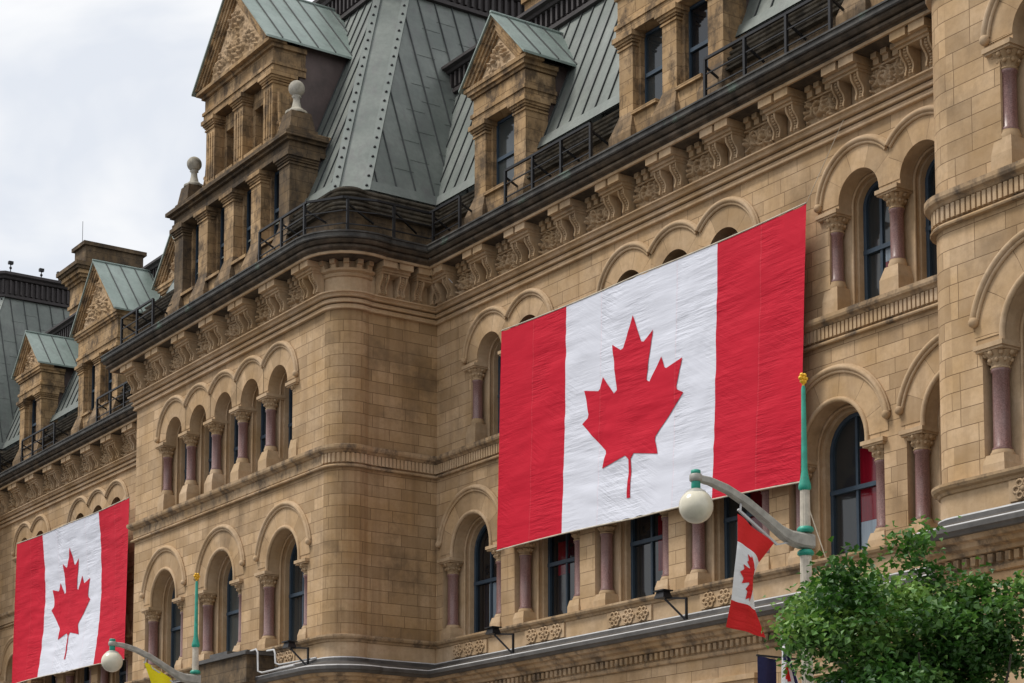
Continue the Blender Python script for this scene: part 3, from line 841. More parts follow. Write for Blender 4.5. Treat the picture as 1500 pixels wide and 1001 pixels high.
# ------------------------------------------------------------------ dormers
def pilaster(par, x, y, w, d, z0, z1, ped=None, flutes=False, mat='dormer'):
    """square pier with flared pedestal and stepped capital"""
    mb = MB((x, y, z0)); zp = ped if ped else z0
    if ped:
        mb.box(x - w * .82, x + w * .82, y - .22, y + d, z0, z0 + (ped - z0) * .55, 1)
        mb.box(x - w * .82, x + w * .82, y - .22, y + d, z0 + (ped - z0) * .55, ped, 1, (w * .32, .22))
    mb.box(x - w / 2, x + w / 2, y, y + d, zp, z1 - .36)
    if flutes:
        for k in (-1, 0, 1): mb.box(x + k * w * .27 - .035, x + k * w * .27 + .035, y - .025, y, zp + .12, z1 - .5)
    for k, (e, a, b) in enumerate(((.04, .36, .31), (.0, .31, .26), (.05, .26, .2), (.09, .2, .13), (.14, .13, .0))):
        mb.box(x - w / 2 - e, x + w / 2 + e, y - e, y + d, z1 - a, z1 - b)
    put('pilaster', mb, [M[mat], M['pedestal']], par)
def tympanum(mb, cx, y, hw, z0, zp, mi, seed):
    fn = leaf_height(seed, 2.6, 1.0); n = 56
    def P(u, v):
        z = z0 + v * (zp - z0); w = hw * (1 - v)
        x = (u * 2 - 1) * w
        e = min(1, (1 - abs(u * 2 - 1)) * w * 6 + .0)
        return (cx + x, y - .17 * e * fn(x % 1.3 - .65, (z - z0) % 1.0), z)
    mb.grid(P, n, n, mi)
def pediment(par, cx, yf, hw, z0, zp, seed, mat='dormer'):
    mb = MB((cx, yf, z0)); th = .17
    mb.prism([(cx - hw + .1, z0 - .001), (cx + hw - .1, z0 - .001), (cx, zp - .12)], 'y', yf + .1, yf + .6, 0)
    sl = (zp - z0) / hw; L_ = math.hypot(1, sl)
    mb.box(cx - hw - .02, cx + hw + .02, yf - .08, yf + .55, z0 - .16, z0 - .05); mb.box(cx - hw + .1, cx + hw - .1, yf - .02, yf + .55, z0 - .05, z0)
    for sx in (-1, 1):
        for off, t_, pr_ in ((0, .12, .14), (.125, .10, .08), (.23, .10, .03), (.34, .07, -.03)):
            a = off * L_
            p0 = (cx + sx * (hw + .05 - off * .3), z0 - .02); w0 = hw + .05
            def pt(x_, o): return (cx + sx * x_, z0 + (w0 - x_) * sl * 1.0 - o * L_)
            o0, o1 = off, off + t_
            xa0 = w0 - o0 * L_ / sl; xa1 = w0 - o1 * L_ / sl
            q = [(cx + sx * xa0, z0), (cx, z0 + w0 * sl - o0 * L_), (cx, z0 + w0 * sl - o1 * L_), (cx + sx * xa1, z0)]
            if sx < 0: q = list(reversed(q))
            mb.prism(q, 'y', yf - pr_, yf + .5, 0)
    ih = zp - z0 - .44 * L_
    tympanum(mb, cx, yf + .095, ih / sl, z0 + .01, z0 + ih, 1, seed)
    put('pediment', mb, [M[mat], M['carved']], par)
def gable_roof(par, cx, yf, hw, z0, zp, y_e, y_p, hip=0):
    """copper roof from the gable front back to the mansard, with hipped back corners"""
    mb = MB((cx, yf, z0)); sl = (zp - z0) / hw
    for sx in (-1, 1):
        a = (cx + sx * (hw + .1), yf - .2, z0 - .1 * sl + .06); b = (cx + sx * (hw + .1), y_e, z0 - .1 * sl + .06)
        c_ = (cx, y_p, zp + .06); d = (cx, yf - .2, zp + .06)
        lo = lambda p: (p[0], p[1], p[2] - .07)
        q = [a, b, c_, d]
        mb.add(q + [lo(p) for p in q], [(0, 1, 2, 3), (7, 6, 5, 4), (0, 4, 5, 1), (3, 0, 4, 7)], 0)
        nrm = Vector((sx * sl, 0, 1)).normalized()
        y = yf + .35
        while y < y_e + (y_p - y_e) * .85:
            f = 0 if y < y_e else (y - y_e) / (y_p - y_e)
            p = Vector(a).lerp(Vector(d), f); p.y = y; e = Vector(d); e.y = y
            mb.beam(p + nrm * .01, e + nrm * .01, .03, .05, nrm, 1)
            y += .62
    mb.tube([(cx, yf - .2, zp + .07), (cx, y_p, zp + .07)], .05, 6, 0)
    put('roof', mb, [M['copper_pale'], M['seam']], par)
def sash(par, x, y, w, z0, z1):
    mb = MB((x, y, z0)); t_ = .07
    mb.box(x - w / 2, x - w / 2 + t_, y, y + .08, z0, z1); mb.box(x + w / 2 - t_, x + w / 2, y, y + .08, z0, z1)
    mb.box(x - w / 2 + t_, x + w / 2 - t_, y, y + .08, z0, z0 + t_); mb.box(x - w / 2 + t_, x + w / 2 - t_, y, y + .08, z1 - t_, z1)
    zm = z0 + (z1 - z0) * .48; mb.box(x - w / 2 + t_, x + w / 2 - t_, y - .01, y + .08, zm - .05, zm + .05)
    mb.add([(x - w / 2 + t_, y + .05, z0 + t_), (x + w / 2 - t_, y + .05, z0 + t_), (x + w / 2 - t_, y + .05, z1 - t_), (x - w / 2 + t_, y + .05, z1 - t_)], [(0, 1, 2, 3)], 1)
    put('window', mb, [M['frame'], M['glass']], par)

def dormer(cx, offs, hw, gw, zg, zp, seed, yf=-.12):
    d = link('dormer', None, (cx, yf, 18.9), B)
    w = .56
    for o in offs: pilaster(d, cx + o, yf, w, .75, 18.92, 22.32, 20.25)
    mb = MB((cx, yf, 20))                           # reveals, lintel zone, side walls
    for a, b in zip(offs, offs[1:]):
        x0, x1 = cx + a + w / 2, cx + b - w / 2
        mb.box(x0 - .02, x0 + .1, yf + .18, yf + .9, 20.0, 22.3); mb.box(x1 - .1, x1 + .02, yf + .18, yf + .9, 20.0, 22.3)
        mb.box(x0 + .1, x1 - .1, yf - .05, yf + .6, 18.92, 20.05); mb.box(x0 + .1, x1 - .1, yf - .15, yf + .3, 20.05, 20.14)
        sash(d, (x0 + x1) / 2, yf + .31, x1 - x0 - .16, 20.12, 22.3)
    e0, e1 = cx + offs[0] - w / 2, cx + offs[-1] + w / 2
    mb.box(e0 + .02, e1 - .02, yf + .395, yf + .41, 19, 22.3)
    put('wall', mb, M['dormer'], d)
    mb = MB((cx, yf, 22.32)); zt = zg - .16
    mb.box(e0 - .05, e1 + .05, yf - .06, yf + 1.0, 22.32, 22.55); mb.box(e0 - .09, e1 + .09, yf - .1, yf + 1.0, 22.55, 22.66)
    mb.box(e0 - .02, e1 + .02, yf - .03, yf + 1.0, 22.66, zt - .22)
    mb.box(e0 - .08, e1 + .08, yf - .09, yf + 1.0, zt - .22, zt - .12); mb.box(e0 - .16, e1 + .16, yf - .16, yf + 1.0, zt - .12, zt)
    put('entablature', mb, M['dormer'], d)
    for x in (e0 + .085, e1 - .085):                  # sheet metal cheeks running back to the mansard
        mb = MB((x, yf, 20)); mb.prism([(yf + .5, 20.2), (ym(20.9), 20.2), (ym(zg) + .3, zg), (yf + .5, zg)], 'x', x - .06, x + .06)
        put('cheek', mb, M['cheek'], d)
    pediment(d, cx, yf - .12, gw, zg, zp, seed)
    gable_roof(d, cx, yf - .12, gw, zg, zp, ym(zg) + .05, ym(zp) + .05)
    return d
for c_ in (WC, LC):
    s1 = 11 if c_ == WC else 12
    dormer(c_ - 7.55, (-1.0, 1.0), 1.3, 1.55, 23.5, 25.1, s1)
    dormer(c_, (-1.76, 0, 1.76), 2.05, 2.25, 23.72, 26.15, s1 + 3)
    dormer(c_ + 7.55, (-1.0, 1.0), 1.3, 1.55, 23.5, 25.1, s1 + 5)

# tall dormer of the pavilion: pier storey, pilaster storey with scrolls and balls, carved gable
cx, yf = -54.3, F + .02
D = link('grand_dormer', None, (cx, yf, 18.9), B)
P1 = (-3.75, -1.88, 0, 1.88, 3.75)
for o in P1: pilaster(D, cx + o, yf, .66, .95, 18.92, 22.6, 20.45, mat='dormer' if abs(o) < 3 else 'sooty')
mb = MB((cx, yf, 19))
for a, b in zip(P1, P1[1:]):
    x0, x1 = cx + a + .33, cx + b - .33
    mb.box(x0 - .02, x0 + .12, yf + .3, yf + 1.1, 20, 22.58); mb.box(x1 - .12, x1 + .02, yf + .3, yf + 1.1, 20, 22.58)
    mb.box(x0 + .1, x1 - .1, yf - .02, yf + .9, 18.92, 20.1); mb.box(x0 + .1, x1 - .1, yf - .12, yf + .5, 20.1, 20.2)
    sash(D, (x0 + x1) / 2, yf + .40, x1 - x0 - .2, 20.2, 22.58)
mb.box(cx - 3.95, cx + 3.95, yf + .93, yf + 2.4, 20.2, 23.4)
put('wall', mb, M['dormer'], D)
mb = MB((cx, yf, 22.6)); e = 4.1
mb.box(cx - e - .05, cx + e + .05, yf - .08, yf + 1.2, 22.6, 22.74); mb.box(cx - e, cx + e, yf - .03, yf + 1.2, 22.74, 22.96)
mb.box(cx - e - .1, cx + e + .1, yf - .14, yf + 1.2, 22.96, 23.05); mb.box(cx - e - .22, cx + e + .22, yf - .26, yf + 1.2, 23.05, 23.17)
mb.box(cx - e - .12, cx + e + .12, yf - .16, yf + 1.25, 23.17, 23.26)
put('entablature', mb, M['sooty'], D)
y2 = yf + .28
for o in (-2.05, 0, 2.05): pilaster(D, cx + o, y2, .62, .8, 23.26, 25.80, 23.65, True)
mb = MB((cx, y2, 23.26))
for a, b in ((-2.05, 0), (0, 2.05)):
    x0, x1 = cx + a + .31, cx + b - .31
    mb.box(x0 - .02, x0 + .2, y2 + .35, y2 + 1.0, 23.70, 25.78); mb.box(x1 - .2, x1 + .02, y2 + .35, y2 + 1.0, 23.70, 25.78)
    mb.box(x0 + .2, x1 - .2, y2 + .3, y2 + .9, 25.25, 25.78); mb.box(x0 + .1, x1 - .1, y2, y2 + .8, 23.26, 23.75)
    sash(D, (x0 + x1) / 2, y2 + .78, x1 - x0 - .34, 23.75, 25.30)
mb.box(cx - 2.3, cx + 2.3, y2 + .95, y2 + 1.0, 23.26, 25.80)
put('wall', mb, M['dormer'], D)
mb = MB((cx, y2, 25.80)); e = 2.42
mb.box(cx - e - .04, cx + e + .04, y2 - .06, y2 + 1.1, 25.80, 26.00); mb.box(cx - e - .08, cx + e + .08, y2 - .1, y2 + 1.1, 26.00, 26.10)
mb.box(cx - e, cx + e, y2 - .03, y2 + 1.1, 26.10, 26.55); mb.box(cx - e - .1, cx + e + .1, y2 - .12, y2 + 1.1, 26.55, 26.70)
put('entablature', mb, M['dormer'], D)
def ymp(z): return -2.87 + (z - ZB) / SL
mb = MB((cx, yf, 23.80))
for sx in (-1, 1):
    mb = MB((cx + sx * 3, yf, 24)); x = cx + sx * 2.35; mb.prism([(y2 + .9, 23.20), (ymp(23.20) + .3, 23.20), (ymp(26.90) + .3, 26.90), (y2 + .9, 26.90)], 'x', x - .06, x + .06)
    x = cx + sx * 3.95; mb.prism([(yf + .9, 20.2), (ymp(20.9), 20.2), (ymp(23.20) + .2, 23.20), (yf + .9, 23.20)], 'x', x - .06, x + .06)
    mb.box(min(cx + sx * 2.3, cx + sx * 4.0), max(cx + sx * 2.3, cx + sx * 4.0), yf + 1.1, ymp(23.30) + .6, 23.20, 23.27)
    put('cheek', mb, M['cheek'], D)
pediment(D, cx, y2 - .2, 2.6, 26.82, 29.55, 21)
gable_roof(D, cx, y2 - .2, 2.6, 26.82, 29.55, ymp(26.85) + .1, ymp(29.2) + .1)
for sx in (-1, 1):
    px = cx + sx * 3.62
    mb = MB((px, yf, 23.26))                        # ball finial on its pedestal
    mb.box(px - .45, px + .45, yf - .02, yf + .95, 23.26, 23.42); mb.box(px - .4, px + .4, yf + .03, yf + .9, 23.42, 24.00, 0, (.1, .1))
    mb.lathe([(.34, 24.00), (.34, 24.07), (.25, 24.12), (.15, 24.22), (.11, 24.40), (.1, 24.52), (.15, 24.56), (.12, 24.60)], px, yf + .45, 18, 1)
    mb.sphere((px, yf + .45, 24.82), .25, 20, 14, 1)
    put('ball_finial', mb, [M['sooty'], M['limestone']], D)
    mb = MB((px, yf, 23.30))                         # concave scroll between pedestal and upper storey
    prof = [(2.36, 23.30), (3.2, 23.30), (3.2, 23.55), (2.95, 23.60), (2.72, 23.80), (2.58, 24.10), (2.52, 24.50), (2.5, 25.10), (2.36, 25.10)]
    q = [(cx + sx * a, b) for a, b in prof]
    mb.prism(q if sx > 0 else list(reversed(q)), 'y', y2 + .15, y2 + .5)
    mb.tube([(cx + sx * (a + .03), y2 + .15, b) for a, b in prof[2:8]], .06, 8)
    for k in range(9): mb.sphere((cx + sx * (2.5 + .07 * (k % 4)), y2 + .13, 23.40 + .09 * k), .07, 8, 6, 0, (1, .6, 1))
    put('scroll', mb, M['dormer'], D)

# ------------------------------------------------------------------ chimneys
for dx in (0, LC - WC):
    x0, x1, y0, y1 = -46.45 + dx, -44.95 + dx, 2.6, 5.6
    mb = MB(((x0 + x1) / 2, 4, 26)); mb.box(x0, x1, y0, y1, 25.9, 28.6)
    mb.box(x0 - .08, x1 + .08, y0 - .08, y1 + .08, 27.3, 27.45); 
    for k, (e, a, b) in enumerate(((.08, 28.3, 28.45), (.18, 28.45, 28.6), (.3, 28.6, 28.78), (.42, 28.78, 28.9), (.5, 28.9, 29.08))): mb.box(x0 - e, x1 + e, y0 - e, y1 + e, a, b, 0 if k < 3 else 1)
    for k in range(8): mb.box(x0 - .3, x0 - .1, 0, 0, 0, 0) if False else None
    mb.box(x0 + .1, x1 - .1, y0 + .15, y1 - .05, 29.08, 30.05, 1); mb.box(x0 - .02, x1 + .02, y0 + .03, y1 + .07, 30.05, 30.22, 1)
    put('chimney', mb, [M['dormer'], M['sooty']], B)
mb = MB((-83, 3, 30.2)); mb.tube([(-83.2, 3.2, 30.2), (-83.2, 3.2, 31.7)], .012, 5); put('lightning_rod', mb, M['iron'], B)

# ------------------------------------------------------------------ railings along the roof edge
def railing(pts, step=1.5):
    mb = MB((pts[0][0], pts[0][1], 18.95)); zt = 20.12
    L_ = path_len(pts); n = max(2, round(L_[-1] / step)); 
    posts = [p for p, a in stations(pts, L_[-1] / n - 1e-6, 0)]
    off = offset_path(pts, -.6); ins = [p for p, a in stations(off, path_len(off)[-1] / n - 1e-6, 0)]
    for k, p in enumerate(posts):
        mb.box(p[0] - .036, p[0] + .036, p[1] - .036, p[1] + .036, 18.92, zt)
        if k < len(ins): mb.beam((p[0], p[1], zt - .18), (ins[k][0], ins[k][1], zt - .45), .045, .045)
    for z, t_ in ((zt, .065), (zt - .38, .03), (zt - .76, .03)):
        for a, b in zip(pts, pts[1:]): mb.beam((a[0], a[1], z), (b[0], b[1], z), t_, t_)
    put('roof_railing', mb, M['iron'], B)
railing([(-50.7, F - .7), (-47.75, F - .7), (-46.8, F - .05), (-46.52, F + .9), (-46.52, -.7), (-44.9, -.7)], 1.35)
railing([(-42.6, -.7), (-38.7, -.7)], 1.3)
railing([(-34.15, -.7), (-29.9, -.7)], 1.42)
railing([(-61.0, F - .7), (-58.4, F - .7)], 1.3)
for a, b in ((-83.6, -82.4), (-79.65, -75.9), (-71.35, -67.3)): railing([(a, -.7), (b, -.7)], 1.3)

# ------------------------------------------------------------------ balcony, conduits, lower piers
mb = MB((-52.2, F, 6.7))
mb.box(-54.0, -50.6, F - 1.0, F - .1, 6.62, 7.42); mb.box(-54.12, -50.48, F - 1.1, F - .05, 7.42, 7.5, 1); mb.box(-54.0, -50.6, F - 1.0, F - .05, 7.5, 7.56, 1)
mb.box(-56.9, -54.12, F - .75, F - .1, 6.8, 7.1, 0); mb.box(-57.0, -54.13, F - .85, F - .05, 7.1, 7.2, 1)
mb.box(-53.7, -52.5, F - .7, F - .3, 7.56, 7.75, 1)
put('balcony', mb, [M['sooty'], M['lead']], B)
mb = MB((-50.5, F, 7)); y = F - .72
mb.tube([(-50.7, F - .9, 7.5), (-50.35, y - .1, 7.55), (-50.25, y - .1, 7.45), (-50.22, y - .1, 6.9), (-50.05, y - .05, 6.84), (-48.2, y, 6.86)], .03, 6)
mb.tube([(-50.3, F - .5, 7.52), (-49.95, F - .45, 7.52), (-49.88, F - .45, 7.42), (-49.85, F - .45, 7.12), (-49.7, F - .4, 7.06), (-48.0, F - .12, 7.1)], .03, 6)
put('conduit', mb, M['flash'], B)
for x in (-22.4, -18):                              # rusticated piers under the tower ledge
    mb = MB((x, F, GZ)); w = .75
    mb.box(x - w, x + w, F - .42, F + .1, GZ - .2, 4.95)
    for k in range(9): mb.box(x - w - .05, x + w + .05, F - .47, F + .05, 4.2 - k * .6, 4.2 - k * .6 + .5)
    mb.box(x - w - .1, x + w + .1, F - .52, F + .1, 4.95, 5.1); mb.box(x - w - .02, x + w + .02, F - .44, F + .1, 5.1, 5.4)
    mb.box(x - w - .14, x + w + .14, F - .58, F + .1, 5.4, 5.58)
    put('pier', mb, M['trim'], B)
for c_ in [WC + k for k in (-9.15, -5.49, -1.83, 1.83, 5.49, 9.15)]:   # flat hoods over the street-level windows
    mb = MB((c_, 0, 5)); mb.box(c_ - 1.1, c_ + 1.1, -.16, .1, 5.3, 5.42); mb.box(c_ - 1.02, c_ + 1.02, -.1, .1, 5.15, 5.298)
    mb.box(c_ - .8, c_ + .8, -.02, .1, 2.3, 5.0, 1); mb.box(c_ - .72, c_ + .72, -.03, .08, 2.4, 4.9, 2)
    put('street_window', mb, [M['trim'], M['frame'], M['glass']], B)

# ------------------------------------------------------------------ floodlights standing on the ledge
FG = 'floodlights along the ledge'
def floodlight(x, y, label):
    t_ = thing('floodlight', (x, y, 6.82), label, 'floodlight', FG)
    mb = MB((x, y, 6.82)); mb.box(x - .025, x + .025, y + .25, y + .3, 6.8, 7.42); mb.beam((x, y + .275, 6.86), (x - .35, y - .1, 7.4), .05, .05); mb.beam((x, y + .275, 7.4), (x - .36, y - .08, 7.42), .04, .04)
    put('bracket', mb, M['iron'], t_)
    mb = MB((x - .4, y, 7.4)); mb.box(x - .59, x - .23, y - .24, y + .04, 7.42, 7.58, 0, (.045, .045)); mb.box(x - .605, x - .215, y - .255, y + .055, 7.58, 7.61)
    put('lamp_head', mb, M['iron'], t_)
    return t_
floodlight(-42.75, -.62, 'black floodlight on the ledge below the left end of the nearer giant flag')
floodlight(-35.45, -.62, 'black floodlight on the ledge below the white middle of the nearer giant flag')
floodlight(-48.3, F - .5, 'black floodlight on the ledge beside the white conduit at the rounded corner')

# ------------------------------------------------------------------ giant flags
LEAF = []
_p = [(-62, 2030), (-40, 1167), (-156, 1069), (-1015, 1220), (-899, 900), (-919, 827), (-1860, 65), (-1648, -34), (-1614, -113), (-1800, -685), (-1258, -570), (-1185, -608), (-1080, -855), (-657, -401), (-546, -458), (-750, -1510), (-423, -1321), (-332, -1348), (0, -2000)]
LEAF = [(x / 9600, -y / 4800) for x, y in _p] + [(-x / 9600, -y / 4800) for x, y in reversed(_p[:-1])]   # centred, u over the width, v over the height
def leaf_rows(rows):
    """horizontal slices of the leaf: (v0, v1, [(ul0, ur0, ul1, ur1)])"""
    vs = sorted(set([p[1] for p in LEAF] + [-.5 + k / rows for k in range(rows + 1)]))
    vs = [v for v in vs if min(p[1] for p in LEAF) <= v <= max(p[1] for p in LEAF)]
    n = len(LEAF); res = []
    for a, b in zip(vs, vs[1:]):
        if b - a < 1e-6: continue
        m_ = (a + b) / 2; hit = []
        for i in range(n):
            (x0, y0), (x1, y1) = LEAF[i], LEAF[(i + 1) % n]
            if min(y0, y1) < m_ < max(y0, y1):
                g_ = lambda v: x0 + (x1 - x0) * (v - y0) / (y1 - y0)
                hit.append((g_(m_), g_(a), g_(b)))
        hit.sort()
        for k in range(0, len(hit) - 1, 2): res.append((a, b, hit[k][1], hit[k + 1][1], hit[k][2], hit[k + 1][2]))
    return res
def giant_flag(corners, y, bow, seed, label, wscale):
    """corners TL, TR, BR, BL as (x, z)"""
    TL, TR, BR, BL = [Vector((a, 0, b)) for a, b in corners]
    c_ = (TL + TR + BR + BL) / 4
    t_ = thing('giant_flag', (c_.x, y, BL.z), label, 'flag', 'giant maple leaf flags hung on the facade')
    def pos(u, v, lift=0):                         # u left to right, v top to bottom
        p = TL.lerp(TR, u).lerp(BL.lerp(BR, u), v)
        q = Vector((u * 12.2, v * 6.1, seed))
        amp = math.sin(PI * min(1, max(0, v * 1.02))) ** .5 if 0 < v < 1 else 0
        w = noise.noise((q.x * .55, q.y * 2.1 + .35 * math.sin(q.x * .5), seed)) * .028 + noise.noise((q.x * 1.1 + 5, q.y * 5.0 + .8 * math.sin(q.x * .7), seed)) * .011
        w += .009 * math.sin(q.y * 9 + 2.2 * math.sin(q.x * .45)) * max(0, noise.noise((q.x * .4, q.y * .5, seed + 9)) + .15)
        edge = min(1, 8 * min(u, 1 - u) + .25) * min(1, 7 * min(v, 1 - v) + .15)
        sag = .10 * (4 * u * (1 - u)) * (1 - 2 * v) * -1
        hem = .035 * abs(math.sin(u * PI * 22)) * (1 if v > .5 else -1) * (2 * abs(v - .5)) ** 8
        dy = w * edge * wscale + bow * math.sin(PI * v) * (math.sin(PI * u) ** .6 if 0 < u < 1 else 0)
        return Vector((p.x, y + dy - lift, p.z + sag * .35 + hem))
    mb = MB((c_.x, y, BL.z))
    mb.grid(lambda u, v: pos(u, v), 176, 130, lambda u, v: 1 if .25 < u < .75 else 0, lambda u, v: (u * 12.2, v * 6.1))
    for a, b, l0, r0, l1, r1 in leaf_rows(130):
        n = max(1, int(max(r0 - l0, r1 - l1) * 176))
        vv = []; uv = []
        for (l, r, v) in ((l0, r0, a), (l1, r1, b)):
            for k in range(n + 1):
                u = .484 + (l + (r - l) * k / n) * .875; w = .5325 - v * .90
                vv.append(pos(u, w, .014)); uv.append((u * 12.2, w * 6.1))
        mb.add(vv, [(k, k + 1, n + 2 + k, n + 1 + k) for k in range(n)], 0, uv, True)
    put('cloth', mb, [M['flag_red'], M['flag_white']], t_)
    mb = MB((c_.x, y, TL.z))
    mb.tube([pos(k / 24, 0) + Vector((0, 0, .01)) for k in range(25)], .02, 5)
    mb.tube([pos(k / 24, 1) - Vector((0, 0, .01)) for k in range(25)], .02, 5)
    put('hem_rope', mb, M['rope'], t_)
    return t_, pos
f1, p1 = giant_flag([(-43.24, 15.85), (-31.07, 15.71), (-31.4, 9.46), (-43.46, 9.78)], -.4, .03, 3.3, 'huge maple leaf flag on the wall beside the right tower, nearer of the two', 1)
f2, p2 = giant_flag([(x * .9905, z * .9905) for x, z in ((-80.83, 15.85), (-68.68, 15.73), (-68.88, 9.52), (-81.06, 9.73))], -.68, .27, 8.1, 'huge maple leaf flag at the far left, its middle bellied in by wind', 1.1)
mb = MB((-31, -.4, 15.7)); mb.tube([p1(1, 0), (-30.01, -.25, 17.3)], .007, 5); put('tie_rope', mb, M['rope'], f1)
mb = MB((-31, -.4, 9.4)); mb.tube([p1(1, 1), (-31.0, -.05, 7.75)], .014, 5); put('tie_rope', mb, M['rope'], f1)
mb = MB((-46.4, -.6, 18.9)); mb.tube([(-46.5, -1.0, 19.0), (-45.9, -.3, 17.95)], .011, 5); mb.sphere((-46.44, -.93, 18.9), .035, 8, 6); put('wire', mb, M['flash'], B)

# ------------------------------------------------------------------ street lamps
def street_lamp(x, y):
    t_ = thing('street_lamp', (x, y, GZ + .14), 'grey street lamp with green collars and round opal globe before the nearer giant flag', 'street lamp', 'street lamps along the pavement')
    mb = MB((x, y, GZ + .14)); z0 = GZ + .14
    flute = lambda a, z: 1 - .07 * (math.cos(12 * a) > .2)
    mb.lathe([(.2, z0), (.2, z0 + .5), (.13, z0 + .7), (.1, z0 + 1.2)], x, y, 24)
    mb.lathe([(.082, z0 + 1.2), (.078, 4.86)], x, y, 48, 0, flute, False); mb.lathe([(.073, 5.15), (.066, 5.72)], x, y, 48, 0, flute, False)
    pole = put('pole', mb, M['lamp_cream'], t_)
    for z in (4.80, 5.12):
        mb = MB((x, y, z)); mb.lathe([(.09, z), (.115, z + .02), (.115, z + .05), (.09, z + .08)], x, y, 20); put('collar', mb, M['lamp_green'], pole)
    mb = MB((x, y, 5.7)); mb.lathe([(.066, 5.70), (.09, 5.73), (.085, 5.78), (.058, 5.88), (.043, 5.98), (.03, 7.12), (.02, 7.16)], x, y, 18)
    put('spire', mb, M['lamp_green'], pole)
    mb = MB((x, y, 7.15)); mb.lathe([(.018, 7.14), (.018, 7.2), (.03, 7.22)], x, y, 10)
    for a in range(3):
        aa = a * PI / 3
        for s_ in (-1, 1): mb.sphere((x, y + s_ * .052 * math.cos(aa), 7.265 + s_ * .052 * math.sin(aa)), .03, 8, 6)
    mb.sphere((x, y, 7.265), .035, 8, 6)
    put('finial', mb, M['gold'], pole)
    # bracket arm: flattened box section curving up and out over the street
    mb = MB((x, y, 5)); ctl = [(.09, 5.0, .2, .2), (-.1, 5.0, .2, .18), (-.28, 5.02, .18, .15), (-.45, 5.08, .16, .14), (-.7, 5.22, .14, .13), (-1.05, 5.41, .13, .12), (-1.4, 5.55, .115, .10), (-1.7, 5.62, .10, .10), (-1.86, 5.63, .09, .09)]
    v = []; n = len(ctl)
    for dy, z, h, w in ctl:
        for a, b in ((-1, -.7), (-.7, -1), (.7, -1), (1, -.7), (1, .7), (.7, 1), (-.7, 1), (-1, .7)): v.append((x + a * w / 2, y + dy, z + b * h / 2))
    mb.add(v, [(i * 8 + k, i * 8 + (k + 1) % 8, (i + 1) * 8 + (k + 1) % 8, (i + 1) * 8 + k) for i in range(n - 1) for k in range(8)] + [tuple(range(8)), tuple(range((n - 1) * 8 + 7, (n - 1) * 8 - 1, -1))])
    gy = y - 1.92; mb.lathe([(.07, 5.585), (.085, 5.6), (.085, 5.67), (.07, 5.685)], x, gy, 20)
    arm = put('arm', mb, M['lamp_grey'], t_)
    mb = MB((x, gy, 5.5)); mb.lathe([(.06, 5.685), (.065, 5.69), (.065, 5.73), (.05, 5.74)], x, gy, 18); mb.lathe([(.05, 5.48), (.062, 5.5), (.06, 5.585)], x, gy, 18); put('cap', mb, M['lamp_green'], arm)
    mb = MB((x, gy, 5.2)); mb.sphere((x, gy, 5.255), .226, 32, 20); gl = put('globe', mb, M['globe'], arm)
    mb = MB((x, gy, 5.4)); mb.lathe([(.15, 5.42), (.125, 5.455), (.07, 5.487)], x, gy, 24); put('globe_cap', mb, M['lamp_grey'], gl)
    mb = MB((x, y, 5)); mb.beam((x, y - 1.2, 5.30), (x, y - .52, 4.90), .03, .03); mb.beam((x, y - 1.16, 5.28), (x, y - 1.14, 5.46), .02, .02); mb.beam((x, y - .52, 4.9), (x, y - .28, 4.96), .02, .02)
    put('flag_rod', mb, M['flash'], arm)
    return t_
LX, LY = -19.3, -11.53
lamp1 = street_lamp(LX, LY)
lamp2 = copy_tree(lamp1, (-38.5, LY - .06, GZ + .14))
lamp2['label'] = 'street lamp with opal globe before the far giant flag, yellow flag on its arm'

# flags hanging from the lamp arms
def row_flag(name, x, rows, matf, mats, label, cat, nu=24, nv=44, amp=.05, extra=None):
    """rows: (v, left (y,z), fold (y,z), right (y,z)) in the plane of the lamp arm; the fold swings out of it"""
    def at(u, v):
        for r0, r1 in zip(rows, rows[1:]):
            if r0[0] <= v <= r1[0] + 1e-9:
                f = (v - r0[0]) / (r1[0] - r0[0]); g_ = lambda k: tuple(r0[k][i] + f * (r1[k][i] - r0[k][i]) for i in (0, 1)); break
        l, m_, r = g_(1), g_(2), g_(3)
        if u < .5: a, b, f = l, m_, u * 2
        else: a, b, f = m_, r, u * 2 - 1
        yy, zz = a[0] + (b[0] - a[0]) * f, a[1] + (b[1] - a[1]) * f
        sw = amp * math.sin(PI * u) * math.sin(PI * min(1, v * 1.2 + .05)) + .018 * math.sin(u * 9 + v * 4)
        return (x + sw, yy, zz)
    mb = MB((x, rows[0][1][0], rows[-1][1][1]))
    mb.grid(at, nu, nv, matf, lambda u, v: (u * .9, v * 1.5))
    if extra: extra(mb, at)
    o = put(name, mb, mats)
    tag(o, label, cat)
    return o
def leaf_on(mb, at):
    for a, b, l0, r0, l1, r1 in leaf_rows(60):
        vv = []
        n = 6
        for (l, r, w) in ((l0, r0, a), (l1, r1, b)):
            for k in range(n + 1):
                e = l + (r - l) * k / n
                u_, v_ = .56 - w * .92, .5 + e * .82  # leaf turned on its side: stem towards the right edge
                p = at(min(.99, max(.01, u_)), v_); vv.append((p[0] + .008, p[1], p[2]))
        mb.add(vv, [(k, k + 1, n + 2 + k, n + 1 + k) for k in range(n)], 0, None, True)
yo = LY
rows = [(0, (-12.74, 5.24), (-12.5, 5.10), (-12.11, 4.91)), (.3, (-12.76, 4.86), (-12.62, 4.77), (-12.37, 4.62)), (.5, (-12.82, 4.48), (-12.6, 4.42), (-12.49, 4.36)), (.68, (-12.87, 4.08), (-12.64, 4.03), (-12.44, 3.98)), (1, (-12.95, 3.71), (-12.6, 3.67), (-12.28, 3.62))]
